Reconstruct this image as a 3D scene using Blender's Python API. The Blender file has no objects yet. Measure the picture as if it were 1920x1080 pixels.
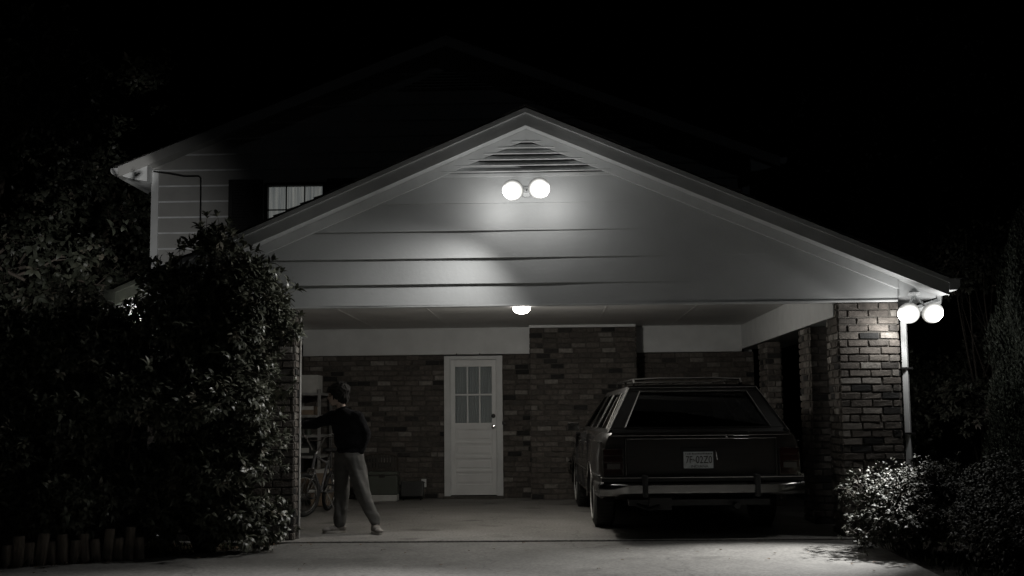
import bpy, bmesh, math, random
import numpy as np
from math import sin, cos, pi, radians, sqrt, atan2
from mathutils import Vector, Matrix, noise
random.seed(7); rng = np.random.default_rng(7)
SC = bpy.context.scene
COL = SC.collection
V = Vector

# ------------------------------------------------------------------ materials
def new_mat(name):
    m = bpy.data.materials.new(name); m.use_nodes = True
    nt = m.node_tree; b = nt.nodes['Principled BSDF']
    return m, nt, b
def N(nt, t, **kw):
    n = nt.nodes.new(t)
    for k, v in kw.items(): setattr(n, k, v)
    return n
def mat(name, col, rough=.6, metal=0., var=.25, scale=6., bump=0., bscale=60., spec=.5, col2=None, coat=0., stretch=None, detail=6.):
    m, nt, b = new_mat(name)
    tc = N(nt, 'ShaderNodeTexCoord'); src = tc.outputs['Object']
    if stretch:
        mp = N(nt, 'ShaderNodeMapping'); mp.inputs['Scale'].default_value = stretch
        nt.links.new(src, mp.inputs[0]); src = mp.outputs[0]
    no = N(nt, 'ShaderNodeTexNoise'); no.inputs['Scale'].default_value = scale; no.inputs['Detail'].default_value = detail
    nt.links.new(src, no.inputs['Vector'])
    cr = N(nt, 'ShaderNodeValToRGB')
    c2 = col2 if col2 else tuple(c*(1-var) for c in col)
    cr.color_ramp.elements[0].position = .32; cr.color_ramp.elements[0].color = (*c2, 1)
    cr.color_ramp.elements[1].position = .68; cr.color_ramp.elements[1].color = (*col, 1)
    nt.links.new(no.outputs[0], cr.inputs[0]); nt.links.new(cr.outputs[0], b.inputs['Base Color'])
    b.inputs['Roughness'].default_value = rough; b.inputs['Metallic'].default_value = metal
    b.inputs['Specular IOR Level'].default_value = spec
    b.inputs['Coat Weight'].default_value = coat; b.inputs['Coat Roughness'].default_value = .05
    if bump:
        n2 = N(nt, 'ShaderNodeTexNoise'); n2.inputs['Scale'].default_value = bscale; n2.inputs['Detail'].default_value = 5
        nt.links.new(src, n2.inputs['Vector'])
        bp = N(nt, 'ShaderNodeBump'); bp.inputs['Strength'].default_value = bump; bp.inputs['Distance'].default_value = .01
        nt.links.new(n2.outputs[0], bp.inputs['Height']); nt.links.new(bp.outputs[0], b.inputs['Normal'])
    return m
def attr_mat(name, stops, rough=.8, bump=.5, bscale=70., interp='LINEAR', spec=.4, noise_amt=.35, nscale=25, trans=0.):
    """colour picked per brick / leaf by the face attribute 'rnd'"""
    m, nt, b = new_mat(name)
    at = N(nt, 'ShaderNodeAttribute'); at.attribute_name = 'rnd'
    cr = N(nt, 'ShaderNodeValToRGB'); cr.color_ramp.interpolation = interp
    el = cr.color_ramp.elements
    el[0].position = stops[0][0]; el[0].color = (*stops[0][1], 1)
    el[1].position = stops[-1][0]; el[1].color = (*stops[-1][1], 1)
    for p, c in stops[1:-1]:
        e = el.new(p); e.color = (*c, 1)
    nt.links.new(at.outputs['Fac'], cr.inputs[0])
    tc = N(nt, 'ShaderNodeTexCoord')
    no = N(nt, 'ShaderNodeTexNoise'); no.inputs['Scale'].default_value = nscale; no.inputs['Detail'].default_value = 6
    nt.links.new(tc.outputs['Object'], no.inputs['Vector'])
    mr = N(nt, 'ShaderNodeMapRange'); mr.inputs[1].default_value = .3; mr.inputs[2].default_value = .7
    mr.inputs[3].default_value = 1-noise_amt; mr.inputs[4].default_value = 1+noise_amt*.6
    nt.links.new(no.outputs[0], mr.inputs[0])
    mx = N(nt, 'ShaderNodeVectorMath', operation='SCALE')
    nt.links.new(cr.outputs[0], mx.inputs[0]); nt.links.new(mr.outputs[0], mx.inputs['Scale'])
    nt.links.new(mx.outputs[0], b.inputs['Base Color'])
    b.inputs['Roughness'].default_value = rough; b.inputs['Specular IOR Level'].default_value = spec
    if bump:
        n2 = N(nt, 'ShaderNodeTexNoise'); n2.inputs['Scale'].default_value = bscale; n2.inputs['Detail'].default_value = 6
        nt.links.new(tc.outputs['Object'], n2.inputs['Vector'])
        bp = N(nt, 'ShaderNodeBump'); bp.inputs['Strength'].default_value = bump; bp.inputs['Distance'].default_value = .008
        nt.links.new(n2.outputs[0], bp.inputs['Height']); nt.links.new(bp.outputs[0], b.inputs['Normal'])
    return m
def emis(name, col, st, base=(.8, .8, .8)):
    m, nt, b = new_mat(name)
    b.inputs['Base Color'].default_value = (*base, 1)
    b.inputs['Emission Color'].default_value = (*col, 1); b.inputs['Emission Strength'].default_value = st
    b.inputs['Roughness'].default_value = .3
    return m
M = {}
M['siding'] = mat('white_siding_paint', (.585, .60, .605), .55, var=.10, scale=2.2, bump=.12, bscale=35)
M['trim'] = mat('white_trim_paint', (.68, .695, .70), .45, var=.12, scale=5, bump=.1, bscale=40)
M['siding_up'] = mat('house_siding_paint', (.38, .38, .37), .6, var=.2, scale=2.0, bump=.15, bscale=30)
M['lit_edge'] = mat('board_edge_painted_lit', (.74, .76, .78), .6)  # paler paint imitates light caught from below on the board edges
M['ceiling'] = mat('ceiling_board', (.74, .735, .72), .7, var=.12, scale=1.6, bump=.05)
BR = [(0., (.018, .018, .018)), (.08, (.027, .026, .025)), (.13, (.070, .063, .057)), (.4, (.090, .079, .070)), (.65, (.108, .095, .084)), (.84, (.132, .118, .105)), (.93, (.18, .167, .152)), (1., (.25, .235, .215))]
M['brick'] = attr_mat('weathered_brick', BR, .85, .8, 60)
M['mortar'] = mat('mortar', (.095, .088, .078), .9, var=.35, scale=18, bump=.6, bscale=120)
M['shingle'] = mat('asphalt_shingle', (.045, .043, .040), .9, var=.5, scale=9, bump=.6, bscale=150)
M['door'] = mat('door_paint', (.78, .79, .79), .42, var=.08, scale=4)
M['glass'] = None
M['black_metal'] = mat('black_metal', (.02, .02, .02), .45, .3)
M['steel'] = mat('brushed_steel', (.45, .45, .44), .35, 1., var=.2, scale=20)
M['chrome'] = mat('chrome', (.60, .60, .60), .13, 1., var=.06, scale=8)
M['chrome_worn'] = mat('bumper_chrome', (.32, .315, .305), .24, 1., var=.25, scale=5, stretch=(1, 4, 4))
M['car'] = mat('dark_car_paint', (.020, .017, .015), .32, 0., var=.2, scale=3, coat=.8)
M['car_trim'] = mat('dark_window_surround', (.012, .011, .010), .42, 0., var=.2, scale=3, coat=.15)
M['car_wood'] = mat('woodgrain_panel', (.018, .0155, .0135), .38, 0., var=.45, scale=7, coat=.6, stretch=(.6, .6, 9))
M['rubber'] = mat('rubber', (.016, .016, .016), .75, var=.3, scale=20, bump=.2)
M['tail'] = mat('tail_lens', (.028, .008, .007), .18, var=.3, scale=12, coat=1.)
M['tail_amber'] = mat('reverse_lens', (.09, .085, .078), .2, var=.2, coat=1.)
M['seat'] = mat('car_seat', (.06, .045, .035), .8, var=.3)
M['plate'] = mat('plate_paint', (.50, .53, .54), .45, var=.25, scale=45)
M['ink'] = mat('plate_ink', (.05, .045, .04), .6)
M['concrete'] = None
M['skin'] = mat('skin', (.60, .46, .39), .5, var=.12, scale=12)
M['hair'] = mat('dark_hair', (.010, .0085, .0075), .8, var=.4, scale=60, stretch=(1, 1, .2))
M['sweater'] = mat('navy_sweater', (.014, .014, .017), .95, var=.3, scale=90, bump=.7, bscale=220, spec=.2)
M['jeans'] = mat('faded_trousers', (.115, .113, .107), .85, var=.2, scale=6, bump=.2, bscale=90)
M['shelf_metal'] = mat('shelf_grey_metal', (.36, .36, .35), .55, .2, var=.3, scale=12)
M['shoe'] = mat('canvas_shoe', (.30, .28, .26), .7, var=.4, scale=25)
M['sole'] = mat('shoe_sole', (.45, .43, .40), .7)
M['bike'] = mat('bike_frame_paint', (.20, .20, .21), .25, .4, coat=.6)
M['cardboard'] = mat('cardboard', (.24, .18, .13), .85, var=.2, scale=14)
M['white_box'] = mat('pale_carton', (.50, .50, .48), .75, var=.15, scale=10)
M['dark_plastic'] = mat('dark_plastic', (.03, .032, .03), .5)
M['cooler'] = mat('cooler_green', (.075, .085, .07), .5, var=.2)
M['wood'] = mat('weathered_log', (.40, .34, .28), .85, var=.45, scale=9, bump=.8, bscale=50, stretch=(5, 5, 1))
M['wood_end'] = mat('log_end_grain', (.34, .29, .24), .85, var=.4, scale=30, bump=.4)
M['bark'] = mat('bark', (.075, .062, .05), .9, var=.5, scale=14, bump=1., bscale=40, stretch=(3, 3, .7))
M['webbing'] = mat('chair_slats', (.055, .05, .042), .7, var=.3, scale=20)
M['shutter'] = mat('black_shutter', (.015, .015, .016), .6)
M['leaf_a'] = attr_mat('rhododendron_leaf', [(0., (.06, .066, .049)), (.5, (.11, .118, .088)), (.9, (.16, .165, .125)), (1., (.24, .225, .18))], .38, 0, noise_amt=.2, spec=.5)
M['leaf_b'] = attr_mat('azalea_leaf', [(0., (.024, .026, .019)), (.5, (.044, .047, .035)), (.9, (.066, .066, .052)), (1., (.11, .095, .08))], .6, 0, noise_amt=.2, spec=.3)
M['leaf_dim'] = attr_mat('dimmed_azalea_leaf', [(0., (.015, .018, .012)), (.6, (.034, .038, .026)), (1., (.06, .062, .045))], .6, 0, noise_amt=.2, spec=.3)  # azalea leaf darkened in colour to stand for dim light on these bushes
M['leaf_t'] = attr_mat('tree_leaf', [(0., (.018, .021, .015)), (.5, (.034, .038, .027)), (.95, (.055, .058, .042)), (1., (.10, .09, .07))], .5, 0, noise_amt=.2, spec=.45)
M['leaf_c'] = attr_mat('cypress_spray', [(0., (.016, .020, .015)), (.6, (.034, .040, .030)), (1., (.055, .062, .046))], .65, 0, noise_amt=.25, spec=.3)
M['dry'] = attr_mat('dry_leaf', [(0., (.05, .035, .02)), (1., (.16, .11, .07))], .8, 0)
M['grass'] = attr_mat('grass_blade', [(0., (.02, .028, .014)), (1., (.06, .07, .035))], .7, 0)

def concrete_mat(name, base, stain=.35):
    m, nt, b = new_mat(name)
    tc = N(nt, 'ShaderNodeTexCoord')
    def noi(s, d=8, r=.55):
        n = N(nt, 'ShaderNodeTexNoise'); n.inputs['Scale'].default_value = s; n.inputs['Detail'].default_value = d; n.inputs['Roughness'].default_value = r
        nt.links.new(tc.outputs['Object'], n.inputs['Vector']); return n
    a, c = noi(.9), noi(38, 4)
    r1 = N(nt, 'ShaderNodeValToRGB'); r1.color_ramp.elements[0].position = .35; r1.color_ramp.elements[1].position = .66
    r1.color_ramp.elements[0].color = (*[x*.62 for x in base], 1); r1.color_ramp.elements[1].color = (*base, 1)
    nt.links.new(a.outputs[0], r1.inputs[0])
    r2 = N(nt, 'ShaderNodeValToRGB'); r2.color_ramp.elements[0].position = .38; r2.color_ramp.elements[1].position = .6
    r2.color_ramp.elements[0].color = (.68, .68, .68, 1); r2.color_ramp.elements[1].color = (1.05, 1.05, 1.05, 1)
    nt.links.new(c.outputs[0], r2.inputs[0])
    mx = N(nt, 'ShaderNodeMix', data_type='RGBA', blend_type='MULTIPLY'); mx.inputs[0].default_value = 1
    nt.links.new(r1.outputs[0], mx.inputs[6]); nt.links.new(r2.outputs[0], mx.inputs[7])
    # hairline cracks
    vo = N(nt, 'ShaderNodeTexVoronoi', feature='DISTANCE_TO_EDGE'); vo.inputs['Scale'].default_value = .55
    nw = noi(2.5, 6); ad = N(nt, 'ShaderNodeVectorMath', operation='MULTIPLY_ADD'); ad.inputs[1].default_value = (.5, .5, .5)
    nt.links.new(nw.outputs[1], ad.inputs[0]); nt.links.new(tc.outputs['Object'], ad.inputs[2]); nt.links.new(ad.outputs[0], vo.inputs['Vector'])
    r3 = N(nt, 'ShaderNodeValToRGB'); r3.color_ramp.elements[0].position = .0; r3.color_ramp.elements[1].position = .006
    r3.color_ramp.elements[0].color = (.35, .35, .35, 1); r3.color_ramp.elements[1].color = (1, 1, 1, 1)
    nt.links.new(vo.outputs['Distance'], r3.inputs[0])
    mx2 = N(nt, 'ShaderNodeMix', data_type='RGBA', blend_type='MULTIPLY'); mx2.inputs[0].default_value = .7
    nt.links.new(mx.outputs[2], mx2.inputs[6]); nt.links.new(r3.outputs[0], mx2.inputs[7])
    sn = noi(1.7, 3, .4); r4 = N(nt, 'ShaderNodeValToRGB'); r4.color_ramp.elements[0].position = .60; r4.color_ramp.elements[1].position = .70
    r4.color_ramp.elements[0].color = (1, 1, 1, 1); r4.color_ramp.elements[1].color = (1-stain, 1-stain, 1-stain*1.02, 1); nt.links.new(sn.outputs[0], r4.inputs[0])
    mx3 = N(nt, 'ShaderNodeMix', data_type='RGBA', blend_type='MULTIPLY'); mx3.inputs[0].default_value = 1
    nt.links.new(mx2.outputs[2], mx3.inputs[6]); nt.links.new(r4.outputs[0], mx3.inputs[7])
    nt.links.new(mx3.outputs[2], b.inputs['Base Color'])
    b.inputs['Roughness'].default_value = .8
    bp = N(nt, 'ShaderNodeBump'); bp.inputs['Strength'].default_value = .35; bp.inputs['Distance'].default_value = .006
    nt.links.new(c.outputs[0], bp.inputs['Height']); nt.links.new(bp.outputs[0], b.inputs['Normal'])
    return m
M['drive'] = concrete_mat('driveway_concrete', (.215, .21, .198), .3)
M['slab'] = concrete_mat('carport_concrete', (.27, .26, .245), .5)
M['soil'] = mat('mulch_soil', (.035, .029, .022), .95, var=.6, scale=14, bump=1., bscale=60)

def glass_mat(name, tint=(.25, .27, .27), rough=.02, ior=1.5):
    m, nt, b = new_mat(name)
    nt.nodes.remove(b); out = nt.nodes['Material Output']
    t = N(nt, 'ShaderNodeBsdfTransparent'); t.inputs[0].default_value = (*tint, 1)
    g = N(nt, 'ShaderNodeBsdfGlossy'); g.inputs['Roughness'].default_value = rough
    f = N(nt, 'ShaderNodeFresnel'); f.inputs[0].default_value = ior
    x = N(nt, 'ShaderNodeMixShader')
    nt.links.new(f.outputs[0], x.inputs[0]); nt.links.new(t.outputs[0], x.inputs[1]); nt.links.new(g.outputs[0], x.inputs[2])
    nt.links.new(x.outputs[0], out.inputs[0]); return m
M['glass'] = glass_mat('window_glass', (.90, .92, .92))
M['car_glass'] = glass_mat('tinted_car_glass', (.10, .11, .11), ior=1.28)
M['bulb'] = emis('lit_bulb', (1., .985, .93), 9.)
M['bulb_weak'] = emis('lit_weaker_bulb', (1., .985, .93), 5.)
M['globe'] = emis('lit_globe', (1., .95, .84), 18.)
def bulb_mat(name, peak):
    m, nt, b = new_mat(name); at = N(nt, 'ShaderNodeAttribute'); at.attribute_name = 'rnd'
    pw = N(nt, 'ShaderNodeMath', operation='POWER'); pw.inputs[1].default_value = 2.8; nt.links.new(at.outputs['Fac'], pw.inputs[0])
    ma = N(nt, 'ShaderNodeMath', operation='MULTIPLY_ADD'); ma.inputs[1].default_value = peak; ma.inputs[2].default_value = .07; nt.links.new(pw.outputs[0], ma.inputs[0])
    nt.links.new(ma.outputs[0], b.inputs['Emission Strength']); b.inputs['Emission Color'].default_value = (1., .99, .94, 1); b.inputs['Base Color'].default_value = (.8, .8, .8, 1)
    return m
M['bulb'] = bulb_mat('lit_bulb', 9.); M['bulb_weak'] = bulb_mat('lit_weaker_bulb', 7.)
def curtain_mat():
    m, nt, b = new_mat('lit_curtain')
    tc = N(nt, 'ShaderNodeTexCoord'); mp = N(nt, 'ShaderNodeMapping'); mp.inputs['Scale'].default_value = (38, 1, 1.2)
    no = N(nt, 'ShaderNodeTexNoise'); no.inputs['Scale'].default_value = 1.; no.inputs['Detail'].default_value = 5
    nt.links.new(tc.outputs['Object'], mp.inputs[0]); nt.links.new(mp.outputs[0], no.inputs['Vector'])
    cr = N(nt, 'ShaderNodeValToRGB'); cr.color_ramp.elements[0].position = .3; cr.color_ramp.elements[1].position = .7
    cr.color_ramp.elements[0].color = (.30, .32, .33, 1); cr.color_ramp.elements[1].color = (.72, .70, .66, 1)
    nt.links.new(no.outputs[0], cr.inputs[0]); nt.links.new(cr.outputs[0], b.inputs['Emission Color'])
    nt.links.new(cr.outputs[0], b.inputs['Base Color']); b.inputs['Emission Strength'].default_value = .2
    return m
M['curtain'] = curtain_mat()
M['door_curtain'] = mat('pleated_door_curtain', (.66, .67, .68), .8, var=.25, scale=1., stretch=(70, 1, .6))

# ------------------------------------------------------------------ mesh builder
OFF = {}
def frame_of(d):
    d = V(d).normalized(); a = V((0, 0, 1)) if abs(d.z) < .9 else V((1, 0, 0))
    u = a.cross(d).normalized(); return u, d.cross(u).normalized(), d
class MB:
    def __init__(s): s.v = []; s.f = []; s.mi = []; s.r = []
    def add(s, vs, fs, mi=0, r=None):
        o = len(s.v); s.v += [tuple(p) for p in vs]
        s.f += [tuple(i+o for i in f) for f in fs]; s.mi += [mi]*len(fs); s.r += [random.random() if r is None else r]*len(fs)
    def box(s, c, d, rot=None, mi=0, r=None):
        x, y, z = d[0]/2, d[1]/2, d[2]/2
        ps = [V((a*x, b*y, e*z)) for a in (-1, 1) for b in (-1, 1) for e in (-1, 1)]
        if rot is not None: ps = [rot @ p for p in ps]
        ps = [p + V(c) for p in ps]
        s.add(ps, [(0, 1, 3, 2), (4, 6, 7, 5), (0, 4, 5, 1), (2, 3, 7, 6), (0, 2, 6, 4), (1, 5, 7, 3)], mi, r)
    def bb(s, x0, x1, y0, y1, z0, z1, mi=0, r=None):
        s.box(((x0+x1)/2, (y0+y1)/2, (z0+z1)/2), (x1-x0, y1-y0, z1-z0), None, mi, r)
    def prism(s, pts, ext, mi=0, r=None):
        n = len(pts); e = V(ext); ps = [V(p) for p in pts] + [V(p)+e for p in pts]
        s.add(ps, [tuple(range(n)), tuple(range(2*n-1, n-1, -1))] + [(i, i+n, (i+1) % n+n, (i+1) % n) for i in range(n)], mi, r)
    def tube(s, pts, rad, seg=10, mi=0, cap=True, ell=None, r=None):
        pts = [V(p) for p in pts]; n = len(pts)
        rr = rad if isinstance(rad, (list, tuple)) else [rad]*n
        rs = []; u = None
        for i in range(n):
            d = (pts[min(i+1, n-1)] - pts[max(i-1, 0)]).normalized()
            if u is None: u, w, _ = frame_of(d)
            else:
                u = (u - d*u.dot(d)).normalized(); w = d.cross(u)
            ea, eb = (1, 1) if ell is None else ell
            for k in range(seg):
                a = 2*pi*k/seg; rs.append(pts[i] + (u*cos(a)*ea + w*sin(a)*eb)*rr[i])
        fs = [(i*seg+k, i*seg+(k+1) % seg, (i+1)*seg+(k+1) % seg, (i+1)*seg+k) for i in range(n-1) for k in range(seg)]
        if cap: fs += [tuple(range(seg-1, -1, -1)), tuple(range((n-1)*seg, n*seg))]
        s.add(rs, fs, mi, r)
    def lathe(s, prof, c=(0, 0, 0), ax=(0, 0, 1), seg=20, mi=0):
        u, w, d = frame_of(ax); c = V(c); vs = []; n = len(prof)
        for (r, h) in prof:
            for k in range(seg):
                a = 2*pi*k/seg; vs.append(c + d*h + (u*cos(a)+w*sin(a))*max(r, 1e-4))
        fs = [(i*seg+k, i*seg+(k+1) % seg, (i+1)*seg+(k+1) % seg, (i+1)*seg+k) for i in range(n-1) for k in range(seg)]
        s.add(vs, fs, mi)
    def ell(s, c, rad, seg=16, rings=10, rot=None, mi=0):
        vs = []; 
        for i in range(rings+1):
            t = pi*i/rings
            for k in range(seg):
                a = 2*pi*k/seg; p = V((rad[0]*max(sin(t), 1e-3)*cos(a), rad[1]*max(sin(t), 1e-3)*sin(a), rad[2]*cos(t)))
                if rot is not None: p = rot @ p
                vs.append(p + V(c))
        fs = [(i*seg+k, i*seg+(k+1) % seg, (i+1)*seg+(k+1) % seg, (i+1)*seg+k)[::-1] for i in range(rings) for k in range(seg)]
        s.add(vs, fs, mi)
    def torus(s, c, R, r, ax=(0, 1, 0), seg=32, ts=8, mi=0):
        u, w, d = frame_of(ax); c = V(c); vs = []
        for i in range(seg):
            a = 2*pi*i/seg; e = u*cos(a)+w*sin(a)
            for k in range(ts):
                b = 2*pi*k/ts; vs.append(c + e*(R + r*cos(b)) + d*r*sin(b))
        fs = [(i*ts+k, ((i+1) % seg)*ts+k, ((i+1) % seg)*ts+(k+1) % ts, i*ts+(k+1) % ts) for i in range(seg) for k in range(ts)]
        s.add(vs, fs, mi)
    def build(s, name, mats, parent=None, smooth=False, bevel=0., fix=True):
        me = bpy.data.meshes.new(name); o = bpy.data.objects.new(name, me); COL.objects.link(o)
        vs = s.v
        if parent is not None and parent.name in OFF:
            q = OFF[parent.name]; vs = [(a-q[0], b-q[1], c-q[2]) for a, b, c in vs]
        me.from_pydata(vs, [], s.f)
        for m in (mats if isinstance(mats, (list, tuple)) else [mats]): me.materials.append(m)
        me.polygons.foreach_set('material_index', s.mi)
        at = me.attributes.new('rnd', 'FLOAT', 'FACE'); at.data.foreach_set('value', s.r)
        if fix:
            bm = bmesh.new(); bm.from_mesh(me); bmesh.ops.recalc_face_normals(bm, faces=bm.faces); bm.to_mesh(me); bm.free()
        if smooth:
            me.polygons.foreach_set('use_smooth', [True]*len(me.polygons))
            try: me.set_sharp_from_angle(angle=radians(38))
            except Exception: pass
        if bevel:
            b = o.modifiers.new('bevel', 'BEVEL'); b.width = bevel; b.segments = 2; b.limit_method = 'ANGLE'; b.angle_limit = radians(40)
        if parent is not None:
            o.parent = parent
            if parent.name in OFF: OFF[o.name] = OFF[parent.name]
        return o
def tag(o, label=None, cat=None, group=None, kind=None):
    for k, v in (('label', label), ('category', cat), ('group', group), ('kind', kind)):
        if v: o[k] = v
    return o
def empty(name, loc, rz=0, world=False, rx=0):
    o = bpy.data.objects.new(name, None); o.empty_display_size = .2; COL.objects.link(o)
    o.location = loc; o.rotation_euler = (rx, 0, rz)
    if world: OFF[o.name] = tuple(loc)
    return o
def copy_tree(o, parent=None):
    c = o.copy(); COL.objects.link(c)
    if parent is not None: c.parent = parent
    for ch in list(o.children): copy_tree(ch, c)
    return c
def bake(o):
    """apply the modifiers"""
    dg = bpy.context.evaluated_depsgraph_get(); e = o.evaluated_get(dg)
    me = bpy.data.meshes.new_from_object(e); old = o.data; o.modifiers.clear(); o.data = me
    bpy.data.meshes.remove(old)
def remesh(o, vox, smooth=3, disp=None):
    m = o.modifiers.new('r', 'REMESH'); m.mode = 'VOXEL'; m.voxel_size = vox; m.use_smooth_shade = True
    if smooth:
        s = o.modifiers.new('s', 'SMOOTH'); s.factor = .5; s.iterations = smooth
    bpy.context.view_layer.update(); mats = [mm for mm in o.data.materials]
    bake(o)
    if not o.data.materials:
        for mm in mats: o.data.materials.append(mm)
    if disp:
        for v in o.data.vertices:
            n = v.normal; v.co += n*disp(v.co)
    o.data.polygons.foreach_set('use_smooth', [True]*len(o.data.polygons))

# ------------------------------------------------------------------ brickwork
def bricks(mb, o, u, w, h, n, course=.0745, bl=.205, mj=.011, depth=.012, holes=(), jit=.0022, mi=0, mo=1, off=0., dark=1.):
    """o lower-left corner, u unit vector along, n outward normal. mortar plane plus one chamfered block per brick"""
    o = V(o); u = V(u); n = V(n); z = V((0, 0, 1))
    rows = int(round(h/course)); course = h/rows
    def P(a, b, c): return o + u*a + z*b + n*c
    # mortar
    cuts = []
    us = sorted({0., w} | {x for H in holes for x in (max(0, H[0]), min(w, H[1]))})
    zs = sorted({0., h} | {x for H in holes for x in (max(0, H[2]), min(h, H[3]))})
    for i in range(len(us)-1):
        for j in range(len(zs)-1):
            a, b = us[i], us[i+1]; c, d = zs[j], zs[j+1]; ma, mc = (a+b)/2, (c+d)/2
            if any(H[0] < ma < H[1] and H[2] < mc < H[3] for H in holes): continue
            mb.add([P(a, c, 0), P(b, c, 0), P(b, d, 0), P(a, d, 0)], [(0, 1, 2, 3)], mo)
    for r in range(rows):
        z0 = r*course + mj/2; z1 = (r+1)*course - mj/2
        x = -off - (bl/2 if r % 2 else 0) - random.random()*.02
        while x < w:
            L = bl*(1 + random.uniform(-.04, .04)); 
            if random.random() < .06: L *= .5
            segs = [(max(0, x), min(w, x+L-mj))]
            for H in holes:
                if z1 > H[2] and z0 < H[3]:
                    ns = []
                    for a, b in segs:
                        if b <= H[0] or a >= H[1]: ns.append((a, b)); continue
                        if a < H[0]: ns.append((a, H[0]))
                        if b > H[1]: ns.append((H[1], b))
                    segs = ns
            rr = random.random()**dark
            for a, b in segs:
                if b-a < .02: continue
                j = lambda s=jit: random.uniform(-s, s)
                c = .005; dd = depth + random.uniform(-.0035, .0035)
                ou = [P(a+j(), z0+j(), -.001), P(b+j(), z0+j(), -.001), P(b+j(), z1+j(), -.001), P(a+j(), z1+j(), -.001)]
                inn = [P(a+c+j(), z0+c+j(), dd+j()), P(b-c+j(), z0+c+j(), dd+j()), P(b-c+j(), z1-c+j(), dd+j()), P(a+c+j(), z1-c+j(), dd+j())]
                mb.add(ou+inn, [(4, 5, 6, 7), (0, 1, 5, 4), (1, 2, 6, 5), (2, 3, 7, 6), (3, 0, 4, 7)], mi, rr)
            x += L
def brick_box(mb, x0, x1, y0, y1, z0, z1, faces='FLR', **k):
    if 'F' in faces: bricks(mb, (x0, y0, z0), (1, 0, 0), x1-x0, z1-z0, (0, -1, 0), **k)
    if 'B' in faces: bricks(mb, (x1, y1, z0), (-1, 0, 0), x1-x0, z1-z0, (0, 1, 0), off=.05, **k)
    if 'L' in faces: bricks(mb, (x0, y1, z0), (0, -1, 0), y1-y0, z1-z0, (-1, 0, 0), off=.1, **k)
    if 'R' in faces: bricks(mb, (x1, y0, z0), (0, 1, 0), y1-y0, z1-z0, (1, 0, 0), off=.1, **k)

# ------------------------------------------------------------------ siding
def lap(mb, zs, xl, xr, y, t=.013, wob=None, seg=40, bev=0):
    """lapped boards on the plane y, board k between zs[k] and zs[k+1], clipped by the lines xl(z), xr(z)"""
    for k in range(len(zs)-1):
        z0, z1 = zs[k], zs[k+1]
        a0, b0, a1, b1 = xl(z0), xr(z0), xl(z1), xr(z1)
        if b0-a0 < .02: continue
        if b1 < a1: a1 = b1 = (a1+b1)/2
        vs = []
        for i in range(seg+1):
            s = i/seg; xb = a0+(b0-a0)*s; xt = a1+(b1-a1)*s
            tt = t + (wob(xb, k) if wob else 0)
            vs += [(xb, y-(.006 if bev else 0), z0), (xb, y-tt, z0+bev), (xt, y-.001, z1)]
        fs = []
        for i in range(seg):
            p = i*3; fs += [(p+1, p+4, p+5, p+2), (p, p+3, p+4, p+1)]
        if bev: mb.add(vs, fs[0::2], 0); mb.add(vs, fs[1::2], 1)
        else: mb.add(vs, fs)
def roof_plane(mb, xe, ze, xr_, zr, y0, y1, course=.145, thick=.10, mi=0, md=1):
    """shingled slope from the eave (xe,ze) up to the ridge; deck below"""
    e, rdg = V((xe, 0, ze)), V((xr_, 0, zr)); d = (rdg-e); L = d.length; d.normalize()
    n = V((-d.z, 0, d.x)); n = n if n.z > 0 else -n
    a = e - n*thick; b = rdg - n*thick
    mb.prism([(a.x, y0+.02, a.z), (e.x, y0+.02, e.z), (rdg.x, y0+.02, rdg.z), (b.x, y0+.02, b.z)], (0, y1-y0-.02, 0), md)
    k = 0; s = -.03
    while s < L:
        p = e + d*s; q = e + d*min(L, s+course*1.25)
        j = random.uniform(-.008, .010)
        p0 = p + n*.004; p1 = p + n*(.020 + random.uniform(0, .004)); q1 = q + n*.004
        mb.prism([(p0.x, y0-j, p0.z), (p1.x, y0-j, p1.z), (q1.x, y0-j, q1.z)], (0, y1-y0+j, 0), mi)
        s += course

# ================================================================== SETTING
mb = MB(); mb.add([(-90, -40, -.05), (90, -40, -.05), (90, 120, -.05), (-90, 120, -.05)], [(0, 1, 2, 3)])
tag(mb.build('ground', M['soil']), kind='structure')
# driveway sheet: in front of the slab, curved left border
left = [(-2.56, .0), (-2.62, -.15), (-2.85, -.45), (-3.2, -.92), (-3.62, -1.36), (-4.1, -1.68), (-4.6, -1.95), (-5.4, -2.2), (-6.6, -2.4), (-8.5, -2.5)]
pts = [(x, y) for x, y in left] + [(-8.5, -16), (2.7, -16), (2.82, -6), (2.86, -3.2), (2.95, -1.2), (3.0, .0)]
pts = [(x, min(y, -.10)) if i in (0, len(pts)-1) else (x, y) for i, (x, y) in enumerate(pts)]
mb = MB(); mb.prism([(x, y, -.10) for x, y in pts], (0, 0, .085)); tag(mb.build('driveway', M['drive'], bevel=.01), kind='structure')
mb = MB(); mb.bb(-3.80, 3.50, -.098, 6.0, -.12, 0); tag(mb.build('carport_floor', M['slab'], bevel=.008), kind='structure')

# ================================================================== CARPORT
CP = empty('carport', (-.22, 3, 0), world=True)
tag(CP, 'open brick carport with a wide white sided gable over a single opening', 'carport')
XC = -.224; PZ = 4.235; SL = .4300
def rz(x): return PZ - SL*abs(x-XC)            # top of the roof
EL, ER = XC-4.06, XC+4.06
# roof
mb = MB()
roof_plane(mb, EL, rz(EL), XC, PZ, -.31, 5.99); roof_plane(mb, ER, rz(ER), XC, PZ, -.31, 5.99)
mb.prism([(XC-.16, -.32, PZ-.052), (XC, -.32, PZ+.028), (XC+.16, -.32, PZ-.052), (XC, -.32, PZ+.01)], (0, 6.3, 0))
mb.build('roof', [M['shingle'], M['trim']], CP)
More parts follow.
